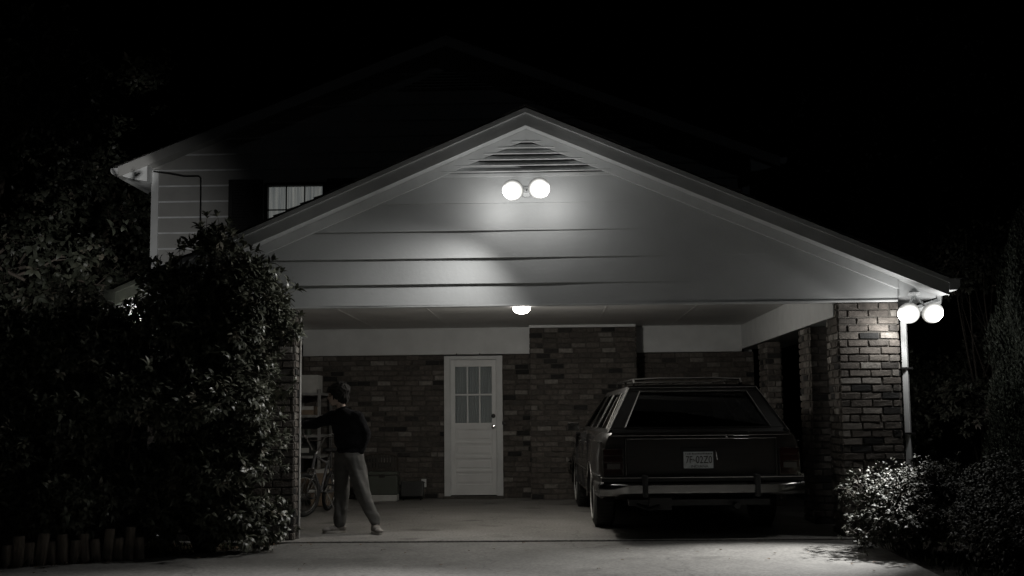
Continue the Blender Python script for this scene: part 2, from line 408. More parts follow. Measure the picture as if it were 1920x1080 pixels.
# gable wall: laps, bottom z 2.286
zb = 2.286; zs = [zb+.017, 2.516, 2.774, 3.049, 3.326, 3.60, 3.87, 4.10]
WL, WR = -3.87, 3.424
def gl(z): return max(WL, XC-(PZ-.11-z)/SL)
def gr_(z): return min(WR, XC+(PZ-.11-z)/SL)
def wob(x, k):
    a = max(0, min(1, (.35-x)/1.2))*max(0, min(1, (x+2.9)/1.2))
    return a*(.010+.004*sin(x*2.1+k)) - .009*max(0, min(1, (x-.2)/1.0)) + .0015*sin(x*5+k*2)
def clipped(zl):
    out = [zl[0]]
    for a, b in zip(zl, zl[1:]): out.append(b)
    return out
mb = MB()
# split the first board where the sloped edge starts so that the corner stays vertical
zc = PZ-.11-SL*(WR-XC)
lap(mb, zs, gl, gr_, 0., .013, wob)
mb.build('gable_siding', M['siding'], CP, smooth=False)
mb = MB()
mb.prism([(WL, .003, zb), (WR, .003, zb), (WR, .003, zc), (XC, .003, PZ-.11), (WL, .003, zc)], (0, .10, 0))
mb.build('gable_wall', M['siding'], CP)
# header board under the siding (the lower lip of the gable)
mb = MB(); mb.bb(WL, WR-.002, -.020, .12, zb-.002, zb+.016); mb.build('header_board', M['trim'], CP, bevel=.003)
# rakes: fascia + sloped soffit + frieze
for sgn, nm in ((-1, 'l'), (1, 'r')):
    xe = EL if sgn < 0 else ER
    def Z(x, dz): return (x, rz(x)+dz)
    mb = MB()
    a, b = Z(xe, -.012), Z(XC, -.012)
    mb.prism([(xe, -.30, a[1]-.165), (xe, -.30, a[1]), (XC, -.30, b[1]), (XC, -.30, b[1]-.175)], (0, .028, 0))
    mb.prism([(xe, -.316, a[1]-.045), (xe, -.316, a[1]+.004), (XC, -.316, b[1]+.004), (XC, -.316, b[1]-.05)], (0, .015, 0))
    mb.build('rake_fascia', M['trim'], CP, bevel=.003)
    mb = MB()
    mb.prism([(xe, -.271, a[1]-.150), (xe, -.271, a[1]-.125), (XC, -.271, b[1]-.125), (XC, -.271, b[1]-.150)], (0, .268, 0))
    mb.build('rake_soffit', M['trim'], CP)
    mb = MB(); xw = WL if sgn < 0 else WR
    mb.prism([(xw, -.046, rz(xw)-.26), (xw, -.046, rz(xw)-.163), (XC, -.046, PZ-.163), (XC, -.046, PZ-.27)], (0, .045, 0))
    mb.build('frieze_board', M['trim'], CP, bevel=.003)
    # boxed eave + gutter
    x0, x1 = (xe+.02, WL-.003) if sgn < 0 else (WR+.003, xe-.02)
    mb = MB()
    mb.prism([(x0, .05, rz(x0)-.165 if sgn < 0 else 2.335), (x1, .05, 2.335 if sgn < 0 else rz(x1)-.165), (x1, .05, rz(x1)-.13), (x0, .05, rz(x0)-.13)] if sgn < 0 else
             [(x0, .05, 2.335), (x1, .05, rz(x1)-.175), (x1, .05, rz(x1)-.13), (x0, .05, rz(x0)-.13)], (0, 5.9, 0))
    mb.build('eave_soffit', M['trim'], CP)
    mb = MB(); g0 = xe+sgn*.004; pr = [(0, 0), (0, -.11), (.075, -.11), (.10, -.075), (.105, -.01), (.125, 0), (.098, -.004), (.092, -.07), (.07, -.10), (.008, -.10), (.008, 0)]
    gz = rz(xe)-.015
    mb.prism([(g0+sgn*p, -.30, gz+q) for p, q in pr], (0, 6.2, 0))
    mb.prism([(g0+sgn*p, -.302, gz+q) for p, q in pr[:6]], (0, .004, 0))
    mb.build('gutter', M['trim'], CP)
# downspouts
def downspout(x, sgn):
    mb = MB(); xe = (ER+.06) if sgn > 0 else (EL-.06); pts = [(xe, .20, 2.36), (xe, .20, 2.30), (x+.10*sgn, .15, 2.20), (x, .12, 2.12), (x, .12, .12), (x+.03, -.02, .03)]
    mb.tube(pts, .045, 4, ell=(1, .8)); o = mb.build('downspout', M['trim'], CP, bevel=.006)
    for z in (1.62, .98):
        s = MB(); s.bb(x-.05, x+.06, .07, .175, z, z+.02); s.build('strap', M['black_metal'], o)
downspout(3.505, 1); downspout(-3.945, -1)
# louvred triangular vent
vz0, vz1, vh = 3.648, 4.006, .86
mb = MB(); mb.prism([(XC-vh, -.012, vz0-.01), (XC+vh, -.012, vz0-.01), (XC, -.012, vz1)], (0, .01, 0)); vent = mb.build('vent', M['shutter'], CP)
mb = MB(); ns = 6
for k in range(ns):
    z0 = vz0 + k*(vz1-vz0)/ns; hw0 = vh*(vz1-z0)/(vz1-vz0); hw1 = vh*(vz1-z0-.046)/(vz1-vz0)
    if hw1 < .04: hw1 = .02
    mb.add([(XC-hw0, -.055, z0-.004), (XC+hw0, -.055, z0-.004), (XC+hw1, -.013, z0+.040), (XC-hw1, -.013, z0+.040),
            (XC-hw0, -.050, z0-.012), (XC+hw0, -.050, z0-.012), (XC+hw1, -.011, z0+.030), (XC-hw1, -.011, z0+.030)],
           [(0, 1, 2, 3), (4, 7, 6, 5), (0, 4, 5, 1), (1, 5, 6, 2), (2, 6, 7, 3), (3, 7, 4, 0)])
mb.build('louvre', M['trim'], vent)
mb = MB(); mb.bb(XC-vh-.12, XC+vh+.12, -.03, -.012, vz0-.055, vz0-.02); mb.build('vent_sill', M['trim'], vent, bevel=.003)
# brick columns and walls of the carport
def pillar(x0, x1, y0, y1, z1, name='brick_pillar', faces='FLRB', **k):
    mb = MB(); brick_box(mb, x0, x1, y0, y1, 0, z1, faces, **k); mb.bb(x0+.001, x1-.001, y0+.001, y1-.001, 0, z1, 1)
    return mb.build(name, [M['brick'], M['mortar']], CP)
pillar(2.845, 3.415, .035, .50, 2.283, depth=.018, jit=.005)
pillar(2.845, 3.04, 1.40, 1.92, 2.14, depth=.016, jit=.004)
pillar(2.845, 3.02, 4.05, 4.62, 2.14, depth=.016, jit=.004)
pillar(-3.80, -2.565, .03, .25, 2.283, name='wing_wall', faces='FBR')
mb = MB(); mb.bb(-2.551, -2.539, .19, .25, 0, 2.282); mb.build('wing_wall_trim', M['shelf_metal'], CP, bevel=.003)
mb = MB(); bricks(mb, (-3.74, .22, 0), (0, 1, 0), 5.75, 2.25, (1, 0, 0)); bricks(mb, (-3.80, 5.97, 0), (0, -1, 0), 5.97, 2.25, (-1, 0, 0)); mb.bb(-3.799, -3.741, .222, 5.96, 0, 2.25, 1)
mb.build('side_wall', [M['brick'], M['mortar']], CP)
# beams and ceiling
mb = MB(); mb.bb(2.814, 3.40, .13, 5.98, 2.150, 2.505); mb.build('side_beam', M['trim'], CP, bevel=.006)
mb = MB(); mb.bb(-3.85, -3.70, .13, 5.98, 2.284, 2.505); mb.build('side_beam', M['trim'], CP, bevel=.006)
mb = MB()
mb.bb(-3.86, 3.42, .125, 5.98, 2.507, 2.53)
for i in range(6): mb.bb(-3.69+i*1.09, -3.675+i*1.09, .13, 5.9, 2.503, 2.5075)
mb.build('ceiling', M['ceiling'], CP)
mb = MB(); mb.bb(-3.695, -.33, 5.90, 5.93, 2.485, 2.504); mb.bb(1.24, 2.81, 5.90, 5.93, 2.485, 2.504); mb.bb(-.32, 1.225, 5.52, 5.56, 2.468, 2.504); mb.build('ceiling_moulding', M['trim'], CP)

# ================================================================== HOUSE
HS = empty('house', (-1.53, 9, 0), world=True)
tag(HS, 'two storey house behind the carport, pale sided upper floor over dark brick', 'house')
HX0, HX1 = -6.04, 2.99; HC = -1.53; HP = 6.92; HSL = .392
def hz(x): return HP - HSL*abs(x-HC)
HEL, HER = HC-4.95, HC+4.95
mb = MB(); roof_plane(mb, HEL, hz(HEL), HC, HP, 5.68, 15.3, thick=.09); roof_plane(mb, HER, hz(HER), HC, HP, 5.68, 15.3, thick=.09)
mb.build('roof', [M['shingle'], M['trim']], HS)
WX0, WX1 = -4.27, -3.43; WZ0, WZ1 = 3.62, 4.705
mb = MB()
zz = [2.55 + .2405*i for i in range(20)]
def hl(z): return max(HX0+.10, HC-(HP-.12-z)/HSL)
def hr(z): return min(HX1-.10, HC+(HP-.12-z)/HSL)
# siding left of the window, right of it, above and below it
def cl(f, lo, hi): return lambda z: min(max(f(z), lo), hi)
zl = [z for z in zz if z <= 6.75]
below = [z for z in zl if z < WZ1+.2]
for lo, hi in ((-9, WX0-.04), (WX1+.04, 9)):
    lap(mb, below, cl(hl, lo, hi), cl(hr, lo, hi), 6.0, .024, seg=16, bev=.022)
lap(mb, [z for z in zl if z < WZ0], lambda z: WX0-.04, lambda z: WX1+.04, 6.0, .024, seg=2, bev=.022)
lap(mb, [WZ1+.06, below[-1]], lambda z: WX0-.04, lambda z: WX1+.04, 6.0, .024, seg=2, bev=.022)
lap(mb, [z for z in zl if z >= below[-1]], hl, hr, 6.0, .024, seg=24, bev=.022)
mb.build('upper_siding', [M['siding_up'], M['lit_edge']], HS)
mb = MB(); hzc = HP-.12-HSL*(HX1-HC)
mb.bb(HX0, WX0, 6.002, 6.12, 2.5, hzc); mb.bb(WX1, HX1, 6.002, 6.12, 2.5, hzc); mb.bb(WX0, WX1, 6.002, 6.12, 2.5, WZ0); mb.bb(WX0, WX1, 6.002, 6.12, WZ1, hzc)
mb.prism([(HX0, 6.002, hzc), (HX1, 6.002, hzc), (HC, 6.002, HP-.12)], (0, .118, 0))
mb.bb(HX0, HX0+.12, 6.12, 15, 0, hzc-.02); mb.bb(HX1-.12, HX1, 6.12, 15, 0, hzc-.02); mb.bb(HX0, HX1, 14.9, 15.02, 0, hzc-.02)
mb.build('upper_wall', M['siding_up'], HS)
for x0, x1 in ((HX0-.012, HX0+.10), (HX1-.10, HX1+.012)):
    mb = MB(); mb.bb(x0, x1, 5.965, 6.05, 2.52, hz(x0 if x0 < 0 else x1)-.17); mb.build('corner_board', M['trim'], HS, bevel=.004)
for sgn in (-1, 1):
    xe = HEL if sgn < 0 else HER
    mb = MB(); a, b = hz(xe)-.01, HP-.01
    mb.prism([(xe, 5.69, a-.15), (xe, 5.69, a), (HC, 5.69, b), (HC, 5.69, b-.16)], (0, .026, 0)); mb.build('rake_fascia', M['siding_up'], HS, bevel=.003)
    mb = MB(); mb.prism([(xe, 5.717, a-.135), (xe, 5.717, a-.115), (HC, 5.717, b-.115), (HC, 5.717, b-.135)], (0, .285, 0)); mb.build('rake_soffit', M['siding_up'], HS)
    # boxed eave return, curved underside
    xi = HX0 if sgn < 0 else HX1; w = abs(xe-xi); zt = hz(xe)-.02
    pr = [(xi, zt-.20)] + [(xi+sgn*w*t, zt-.20+.0*t+.07*t+.05*max(0, t-.6)*2) for t in (.25, .5, .75, .9, 1.)] + [(xe, zt-.02), (xi, zt+.05)]
    mb = MB(); mb.prism([(x, 5.73, z) for x, z in pr], (0, 9.2, 0)); mb.build('eave_return', M['trim'], HS)
    mb = MB(); prg = [(0, 0), (0, -.09), (.07, -.10), (.10, -.06), (.105, 0)]
    mb.prism([(xe+sgn*(p+.002), 5.70, zt+q) for p, q in prg], (0, 9.5, 0)); mb.build('gutter', M['trim'], HS)
# upper window
mb = MB()
fw = .05
for (x0, x1, z0, z1) in ((WX0-fw, WX0, WZ0-fw, WZ1+fw), (WX1, WX1+fw, WZ0-fw, WZ1+fw), (WX0, WX1, WZ1, WZ1+fw), (WX0, WX1, WZ0-fw, WZ0)):
    mb.bb(x0, x1, 5.962, 6.06, z0, z1)
win = mb.build('window', M['shutter'], HS, bevel=.003)
mb = MB()
for i in (1, 2): x = WX0+(WX1-WX0)*i/3; mb.bb(x-.009, x+.009, 6.0, 6.022, WZ0, WZ1)
for z in (WZ1-.365, WZ1-.73): mb.bb(WX0, WX1, 5.999, 6.023, z-.009, z+.009)
mb.build('muntin', M['shutter'], win)
mb = MB(); mb.bb(WX0, WX1, 6.026, 6.030, WZ0, WZ1); mb.build('pane', M['glass'], win)
mb = MB(); vs = []; n = 90
for i in range(n+1):
    x = WX0+(WX1-WX0)*i/n; y = 6.09+.012*sin(i*1.15)+.006*sin(i*.53)
    vs += [(x, y, WZ0), (x, y, WZ1)]
mb.add(vs, [(2*i, 2*i+2, 2*i+3, 2*i+1) for i in range(n)]); mb.build('curtain', M['curtain'], win)
for x0, x1 in ((-4.86, -4.34), (-3.36, -2.84)):
    mb = MB(); z0, z1 = 3.57, 4.80
    mb.bb(x0, x0+.06, 5.945, 5.98, z0, z1); mb.bb(x1-.06, x1, 5.945, 5.98, z0, z1); mb.bb(x0+.06, x1-.06, 5.945, 5.98, z1-.07, z1); mb.bb(x0+.06, x1-.06, 5.945, 5.98, z0, z0+.07)
    k = z0+.09
    while k < z1-.08:
        mb.box(((x0+x1)/2, 5.963, k), (x1-x0-.12, .008, .045), Matrix.Rotation(radians(35), 3, 'X')); k += .042
    mb.bb(x0+.05, x1-.05, 5.972, 5.979, z0, z1); mb.build('shutter', M['shutter'], HS)
# attic vent of the house
mb = MB(); mb.prism([(HC-.75, 5.975, 6.17), (HC+.75, 5.975, 6.17), (HC, 5.975, 6.47)], (0, .01, 0)); hv = mb.build('vent', M['shutter'], HS)
mb = MB()
for k in range(6): mb.box((HC, 5.962, 6.18+k*.045), (1.42*(1-k/6.4), .02, .02), Matrix.Rotation(radians(-35), 3, 'X'))
mb.build('louvre', M['siding_up'], hv)
# cable
mb = MB(); mb.tube([(-6.02, 5.95, 4.95), (-5.8, 5.955, 4.92), (-5.55, 5.96, 4.87), (-5.33, 5.965, 4.87), (-5.295, 5.965, 4.84), (-5.29, 5.965, 4.5), (-5.285, 5.965, 3.3)], .012, 6)
mb.build('cable', M['black_metal'], HS, smooth=True)
# lower brick wall with the door
DX0, DX1, DZ = -1.580, -.738, 2.09
mb = MB()
bricks(mb, (-3.70, 6.0, 0), (1, 0, 0), 6.69, 2.11, (0, -1, 0), holes=[(DX0+3.70, DX1+3.70, 0, 2.2)], jit=.003)
bricks(mb, (-6.04, 6.0, 0), (1, 0, 0), 2.24, 2.5, (0, -1, 0))
mb.bb(-6.03, DX0, 6.001, 6.1, 0, 2.11, 1); mb.bb(DX1, 2.99, 6.001, 6.1, 0, 2.11, 1)
mb.build('brick_wall', [M['brick'], M['mortar']], HS)
mb = MB(); mb.bb(-3.70, -.305, 5.93, 5.985, 2.112, 2.503); mb.bb(1.235, 2.812, 5.93, 5.985, 2.112, 2.503); mb.build('header_panel', M['trim'], HS, bevel=.004)
mb = MB(); brick_box(mb, -.303, 1.228, 5.58, 5.985, 0, 2.47, 'FLR', jit=.003); mb.bb(-.302, 1.227, 5.581, 5.98, 0, 2.47, 1)
mb.build('chimney_breast', [M['brick'], M['mortar']], HS)
# door
mb = MB(); t = .075
mb.bb(DX0-.012, DX0+t, 5.93, 6.05, 0, DZ); mb.bb(DX1-t, DX1+.012, 5.93, 6.05, 0, DZ); mb.bb(DX0+t, DX1-t, 5.93, 6.05, DZ-.055, DZ)
mb.bb(DX0+t, DX0+t+.014, 5.965, 5.985, .04, DZ-.055); mb.bb(DX1-t-.014, DX1-t, 5.965, 5.985, .04, DZ-.055)
fr = mb.build('door_frame', M['trim'], HS, bevel=.004)
mb = MB(); mb.bb(DX0-.03, DX1+.03, 5.84, 6.04, .0, .035); mb.build('threshold', M['mortar'], fr, bevel=.004)
mb = MB(); d0, d1 = DX0+t+.002, DX1-t-.002; yf = 5.985; wz0, wz1 = 1.10, 1.93; st = .072
mb.bb(d0, d0+st, yf, yf+.04, .045, DZ-.058); mb.bb(d1-st, d1, yf, yf+.04, .045, DZ-.058)
mb.bb(d0+st, d1-st, yf, yf+.04, wz1, DZ-.058); mb.bb(d0+st, d1-st, yf, yf+.04, .045, .20)
rails = [(.375, .415), (.575, .625), (.79, .835), (1.0, 1.10)]
for a, b in rails: mb.bb(d0+st, d1-st, yf, yf+.04, a, b)
zr = [.20]+[x for ab in rails for x in ab]
for i in range(0, len(zr)-1, 2):
    a, b = zr[i], zr[i+1]; mb.bb(d0+st, d1-st, yf+.018, yf+.034, a, b); mb.bb(d0+st+.03, d1-st-.03, yf+.006, yf+.02, a+.03, b-.03)
dr = mb.build('door', M['door'], HS, bevel=.004)
mb = MB(); a, b = d0+st, d1-st
for i in (1, 2): x = a+(b-a)*i/3; mb.bb(x-.012, x+.012, yf+.004, yf+.03, wz0, wz1)
z = (wz0+wz1)/2; mb.bb(a, b, yf+.003, yf+.031, z-.013, z+.013); mb.build('muntin', M['door'], dr, bevel=.002)
mb = MB(); mb.bb(a, b, yf+.016, yf+.020, wz0, wz1); mb.build('pane', M['glass'], dr)
mb = MB(); vs = []; n = 80
for i in range(n+1): x = a+(b-a)*i/n; y = yf+.06+.008*sin(i*1.5); vs += [(x, y, wz0-.02), (x, y, wz1+.02)]
mb.add(vs, [(2*i, 2*i+2, 2*i+3, 2*i+1) for i in range(n)]); mb.build('curtain', M['door_curtain'], dr)
for z, r, nm in ((1.20, .030, 'deadbolt'), (1.045, .028, 'door_knob')):
    mb = MB(); mb.lathe([(0, -.075 if nm == 'door_knob' else -.03), (r*.7, -.072 if nm == 'door_knob' else -.03), (r, -.055 if nm == 'door_knob' else -.02), (r*.9, -.04 if nm == 'door_knob' else -.01), (.012, -.03) if nm == 'door_knob' else (r*.9, -.008), (.012, -.012) if nm == 'door_knob' else (r*.95, -.006), (r*1.05, -.008), (r*1.05, 0)], (d1-.05, yf, z), (0, 1, 0), 16)
    mb.build(nm, M['black_metal'] if nm == 'deadbolt' else M['chrome'], dr, smooth=True)
mb = MB(); mb.bb(-.735, -.695, 5.915, 5.93, 1.07, 1.12); db = mb.build('doorbell', M['black_metal'], fr, bevel=.003)
mb = MB()
for x in (-1.40, -1.06):
    mb = MB(); mb.tube([(x, 5.93, 2.10), (x, 5.90, 2.10), (x, 5.89, 2.115), (x, 5.90, 2.13)], .006, 6); mb.ell((x, 5.892, 2.112), (.012, .012, .014), 8, 6); mb.build('hook', M['chrome'], fr, smooth=True)
# electrical outlet on the brick
mb = MB(); mb.bb(-1.935, -1.862, 5.972, 5.986, .165, .285); ot = mb.build('outlet_plate', M['trim'], HS, bevel=.004)
mb = MB(); mb.lathe([(0, -.006), (.014, -.006), (.014, 0)], (-1.898, 5.972, .235), (0, 1, 0), 12); mb.build('socket', M['black_metal'], ot)

# ================================================================== LAMPS
def spot(name, loc, dir_, watts, size=120, blend=.6, rad=.05, col=(1., .985, .955), parent=None):
    l = bpy.data.lights.new(name, 'SPOT'); l.energy = watts; l.color = col; l.spot_size = radians(size); l.spot_blend = blend; l.shadow_soft_size = rad
    o = bpy.data.objects.new(name, l); COL.objects.link(o); d = V(dir_).normalized()
    p = V(loc)
    if parent is not None: o.parent = parent; p = p - parent.location
    o.location = p; o.rotation_euler = d.to_track_quat('-Z', 'Y').to_euler(); return o
def point(name, loc, watts, rad=.05, col=(1., .985, .955), parent=None):
    l = bpy.data.lights.new(name, 'POINT'); l.energy = watts; l.color = col; l.shadow_soft_size = rad
    o = bpy.data.objects.new(name, l); COL.objects.link(o); p = V(loc)
    if parent is not None: o.parent = parent; p = p - parent.location
    o.location = p; return o
def flood(mount, mn, heads, label, group='twin floodlights on the carport', bm_='bulb', spill=0):
    """mount point on a wall with outward normal mn, heads = [(position, aim, watts, cone)]"""
    mount = V(mount); mn = V(mn); root = empty('floodlight', mount, world=True); tag(root, label, 'floodlight', group)
    mb = MB(); mb.lathe([(0, .03), (.05, .03), (.058, .018), (.058, .0)], mount, mn, 20); mb.build('mounting_plate', M['trim'], root, smooth=True)
    for (p, aim, w, size, va) in heads:
        p = V(p); beam = V(aim).normalized(); aim = V(va).normalized(); back = p - aim*.10
        mb = MB(); e = mount+mn*.03
        mb.tube([e, e*.5+back*.5-aim*.02, back-aim*.03], .013, 8)
        mb.lathe([(.0, -.135), (.028, -.13), (.032, -.07), (.045, -.05), (.075, -.012), (.078, -.012), (.05, -.055)], p, aim, 24)
        h = mb.build('lamp_head', M['trim'], root, smooth=True)
        mb = MB(); NB = 22; pr_ = [(.035, -.055), (.072, -.035), (.095, -.010)]; pr_ += [(.106*cos(pi/2*k/NB), .012+.075*sin(pi/2*k/NB)) for k in range(NB+1)]
        mb.lathe(pr_, p, aim, 28); mb.r = [0. if q < 2 else (q-2)/(NB-2.) if q-2 < NB-2 else 1. for q in range(len(pr_)-1) for _ in range(28)]
        mb.build('bulb', M[bm_], h, smooth=True)
        spot('flood_beam', p+aim*.02+beam*.135, beam, w, size, .15 if size > 165 else .9, .05, parent=root)
        if spill: point('flood_spill', p+V((.15 if p.x > mount.x+.05 else -.15, -.02, -.08)), spill, .04, parent=root)
flood((-.224, -.02, 3.43), (0, -1, 0), [((-.348, -.36, 3.395), (-.50, -.42, -.76), 118, 140, (-.12, -.9, -.40)), ((-.100, -.38, 3.405), (-.34, -.87, -.36), 1400, 90, (.10, -.9, -.36))],
      'lit twin floodlight in the middle of the white gable below the louvred vent', spill=4)
flood((3.60, .05, 2.375), (0, 0, -1), [((3.478, -.17, 2.16), (-.62, -.10, -.76), 9, 172, (-.15, -.9, -.38)), ((3.690, -.20, 2.16), (-1.80, -1.25, -2.1), 1050, 52, (.06, -.9, -.38))],
      'lit twin floodlight under the eave beside the front brick column and its downspout', spill=6)
flood((-4.25, .05, 2.335), (0, 0, -1), [((-4.10, -.20, 2.22), (.1, -.85, -.5), 25, 150, (.1, -.9, -.4)), ((-4.50, .0, 2.21), (-.38, .88, .12), 240, 58, (-.5, .82, .14))],
      'lit twin floodlight under the left eave, mostly hidden behind the leaves of the tall shrub', bm_='bulb_weak')
spot('added_corner_spot', (-4.55, .15, 2.25), (-1.72, 5.5, 2.62), 380, 8, .7, .04)  # added spot without a lamp of its own, brightens the upper wall corner
gl0 = empty('ceiling_light', (-.322, 1.40, 2.505), world=True)
tag(gl0, 'lit round glass light on the carport ceiling above the way to the door', 'ceiling light')
mb = MB(); mb.lathe([(.0, 0), (.085, 0), (.09, -.015), (.075, -.03), (.05, -.04)], (-.322, 1.40, 2.505), (0, 0, 1), 24); mb.build('canopy', M['trim'], gl0, smooth=True)
mb = MB(); mb.lathe([(.05, -.035), (.086, -.06), (.100, -.10), (.094, -.138), (.066, -.166), (.03, -.178), (0, -.180)], (-.322, 1.40, 2.505), (0, 0, 1), 28)
mb.build('glass_globe', M['globe'], gl0, smooth=True)
point('globe_light', (-.322, 1.40, 2.21), 54, .08, (1., .95, .87), gl0)

# ================================================================== STATION WAGON
def build_car():
    root = empty('station_wagon', (0, 0, 0)); y0 = -1.33; L = 5.45     # local y forward, origin under the rear axle
    ps = [(0., .955), (.06, .985), (.25, 1.0), (1.2, 1.005), (2.6, 1.005), (4.2, .995), (5.1, .965), (5.36, .93), (5.45, .90)]
    def top(y): return 1.02 if y < 3.7 else 1.02-.10*(y-3.7)/1.75
    def low(y): return .43 if y < .3 else .27
    secs = []
    for y, w in ps:
        t = top(y); b = low(y)
        half = [(0, b), (w-.10, b), (w-.035, b+.06), (w-.008, .50), (w, .64), (w-.006, .78), (w-.022, .92), (w-.05, t-.035), (w-.09, t), (0, t+.012)]
        secs.append([V((x, y0+y, z)) for x, z in half] + [V((-x, y0+y, z)) for x, z in reversed(half[1:-1])])
    mb = MB(); n = len(secs[0]); mb.add([p for s in secs for p in s], [(i*n+k, i*n+(k+1) % n, (i+1)*n+(k+1) % n, (i+1)*n+k) for i in range(len(secs)-1) for k in range(n)] + [tuple(range(n)), tuple(range((len(secs)-1)*n, len(secs)*n))])
    body = mb.build('body', M['car'], root)
    cut = MB()
    for y in (0, 2.91):
        for s in (-1, 1):
            cut.lathe([(0, 0), (.365, 0), (.365, .42), (0, .42)], (s*1.06 if s > 0 else -1.06, y, .325), (-s, 0, 0), 40)
    cut.bb(-.80, .80, y0+1.45, y0+L-.6, .30, .985)      # hollow cabin space
    co = cut.build('cut', M['rubber'], None)
    bo = body.modifiers.new('b', 'BOOLEAN'); bo.object = co; bo.operation = 'DIFFERENCE'; bo.solver = 'EXACT'
    bpy.context.view_layer.update(); bake(body); bpy.data.objects.remove(co)
    body.data.polygons.foreach_set('use_smooth', [True]*len(body.data.polygons)); body.data.set_sharp_from_angle(angle=radians(28))
    if not body.data.materials: body.data.materials.append(M['car'])
    # greenhouse frame. corner points: belt (b) and roof (r)
    zb, zr = 1.02, 1.475
    B = {'RL': V((-.90, y0+.10, zb)), 'RR': V((.90, y0+.10, zb)), 'FL': V((-.90, y0+3.62, zb)), 'FR': V((.90, y0+3.62, zb))}
    T = {'RL': V((-.66, y0+.44, zr)), 'RR': V((.66, y0+.44, zr)), 'FL': V((-.66, y0+2.95, zr-.02)), 'FR': V((.66, y0+2.95, zr-.02))}
    # roof skin: gently crowned
    mb = MB(); ny, nx = 10, 10; top_, bot_ = [], []
    for i in range(ny+1):
        s = i/ny; a = T['RL'].lerp(T['FL'], s); b = T['RR'].lerp(T['FR'], s)
        for k in range(nx+1):
            t = k/nx; p = a.lerp(b, t); c = .045*(1-(2*t-1)**4)*(.35+.65*sin(pi*min(1, max(.0, s*1.0)))**.4)
            top_.append(p+V((0, 0, c+.012))); bot_.append(p+V((0, 0, c-.03)))
    m = nx+1
    mb.add(top_, [(i*m+k, i*m+k+1, (i+1)*m+k+1, (i+1)*m+k) for i in range(ny) for k in range(nx)])
    mb.add(bot_, [(i*m+k, (i+1)*m+k, (i+1)*m+k+1, i*m+k+1) for i in range(ny) for k in range(nx)])
    edge = [i for i in range(m)] + [(i+1)*m+nx for i in range(ny)] + [ny*m+nx-1-k for k in range(nx)] + [(ny-1-i)*m for i in range(ny-1)]
    q = [top_[e] for e in edge] + [bot_[e] for e in edge]; ne = len(edge)
    mb.add(q, [(i, (i+1) % ne, ne+(i+1) % ne, ne+i) for i in range(ne)])
    mb.build('roof', M['car'], root, smooth=True)
    mb = MB()
    def bar(a, b, w, dvec, t=.035, mi=0, mbb=None):
        a, b = V(a), V(b); w = V(w); e = V(dvec).normalized()*t
        (mbb or mb).prism([a, b, b+w, a+w], e, mi)
    # D pillars (rear), C, B, A
    def side(s):
        f = lambda y, z: None
        bl = lambda y: V((s*.90, y0+y, zb)); rl = lambda y: V((s*.66, y0+y, zr-.01))
        for yb, yt, wb, wt in ((.10, .44, .34, .26), (1.58, 1.60, .10, .08), (2.42, 2.30, .11, .08), (3.50, 2.86, .10, .08)):
            mb.prism([bl(yb), bl(yb+wb), rl(yt+wt), rl(yt)], (-s*.035, 0, -.0))
        mb.prism([rl(.44)+V((0, 0, .02)), rl(2.95)+V((0, 0, 0)), rl(2.95)+V((s*.028, 0, -.05)), rl(.44)+V((s*.03, 0, -.05))], (-s*.035, 0, 0))
        mb.prism([bl(.10)+V((s*.012, 0, -.02)), bl(3.62)+V((s*.012, 0, -.02)), bl(3.62)+V((-s*.012, 0, .035)), bl(.10)+V((-s*.012, 0, .035))], (-s*.04, 0, 0))
        # glass
        g = MB()
        for ya, yb2, ta, tb in ((.44, 1.58, .76, 1.60), (1.68, 2.42, 1.68, 2.30), (2.53, 3.50, 2.38, 2.86)):
            o_ = V((-s*.016, 0, 0)); g.add([bl(ya)+o_, bl(yb2)+o_, rl(tb)+o_, rl(ta)+o_], [(0, 1, 2, 3)])
            g2 = MB()
        g.build('side_window', M['car_glass'], root)
        # chrome outlines
        c = MB()
        for ya, yb2, ta, tb in ((.44, 1.58, .76, 1.60), (1.68, 2.42, 1.68, 2.30), (2.53, 3.50, 2.38, 2.86)):
            o_ = V((s*.004, 0, 0)); q = [bl(ya)+o_+V((-s*.018, 0, .035)), bl(yb2)+o_+V((-s*.018, 0, .035)), rl(tb)+o_+V((s*.024, 0, -.045)), rl(ta)+o_+V((s*.024, 0, -.045))]
            for i in range(4): c.tube([q[i], q[(i+1) % 4]], .008, 6)
        c.build('window_trim', M['chrome_worn'], root, smooth=True)
    side(-1); side(1)
    # rear frame + rear glass
    bL, bR = B['RL'], B['RR']; tL, tR = T['RL'], T['RR']
    nrm = (bR-bL).cross(tL-bL).normalized(); nrm = nrm if nrm.y < 0 else -nrm
    def P(u, v): return bL.lerp(bR, u).lerp(tL.lerp(tR, u), v)
    wi = (.125, .875, .10, .90)
    def quad(u0, u1, u2, u3, v0, v1): mb.prism([P(u0, v0), P(u1, v0), P(u2, v1), P(u3, v1)], -nrm*.035)
    quad(0, 1, 1, 0, 0, wi[2]); quad(0, 1, 1, 0, wi[3], 1); quad(0, .085, .105, 0, wi[2], wi[3]); quad(.915, 1, 1, .895, wi[2], wi[3])
    # windshield frame
    fb, fB = B['FL'], B['FR']; ft, fT = T['FL'], T['FR']
    def Q(u, v): return fb.lerp(fB, u).lerp(ft.lerp(fT, u), v)
    for u0, u1, v0, v1 in ((0, 1, 0, .05), (0, 1, .93, 1), (0, .05, .05, .93), (.95, 1, .05, .93)): mb.prism([Q(u0, v0), Q(u1, v0), Q(u1, v1), Q(u0, v1)], (0, -.035, -.01))
    mb.build('cabin_frame', M['car_trim'], root, bevel=.006)
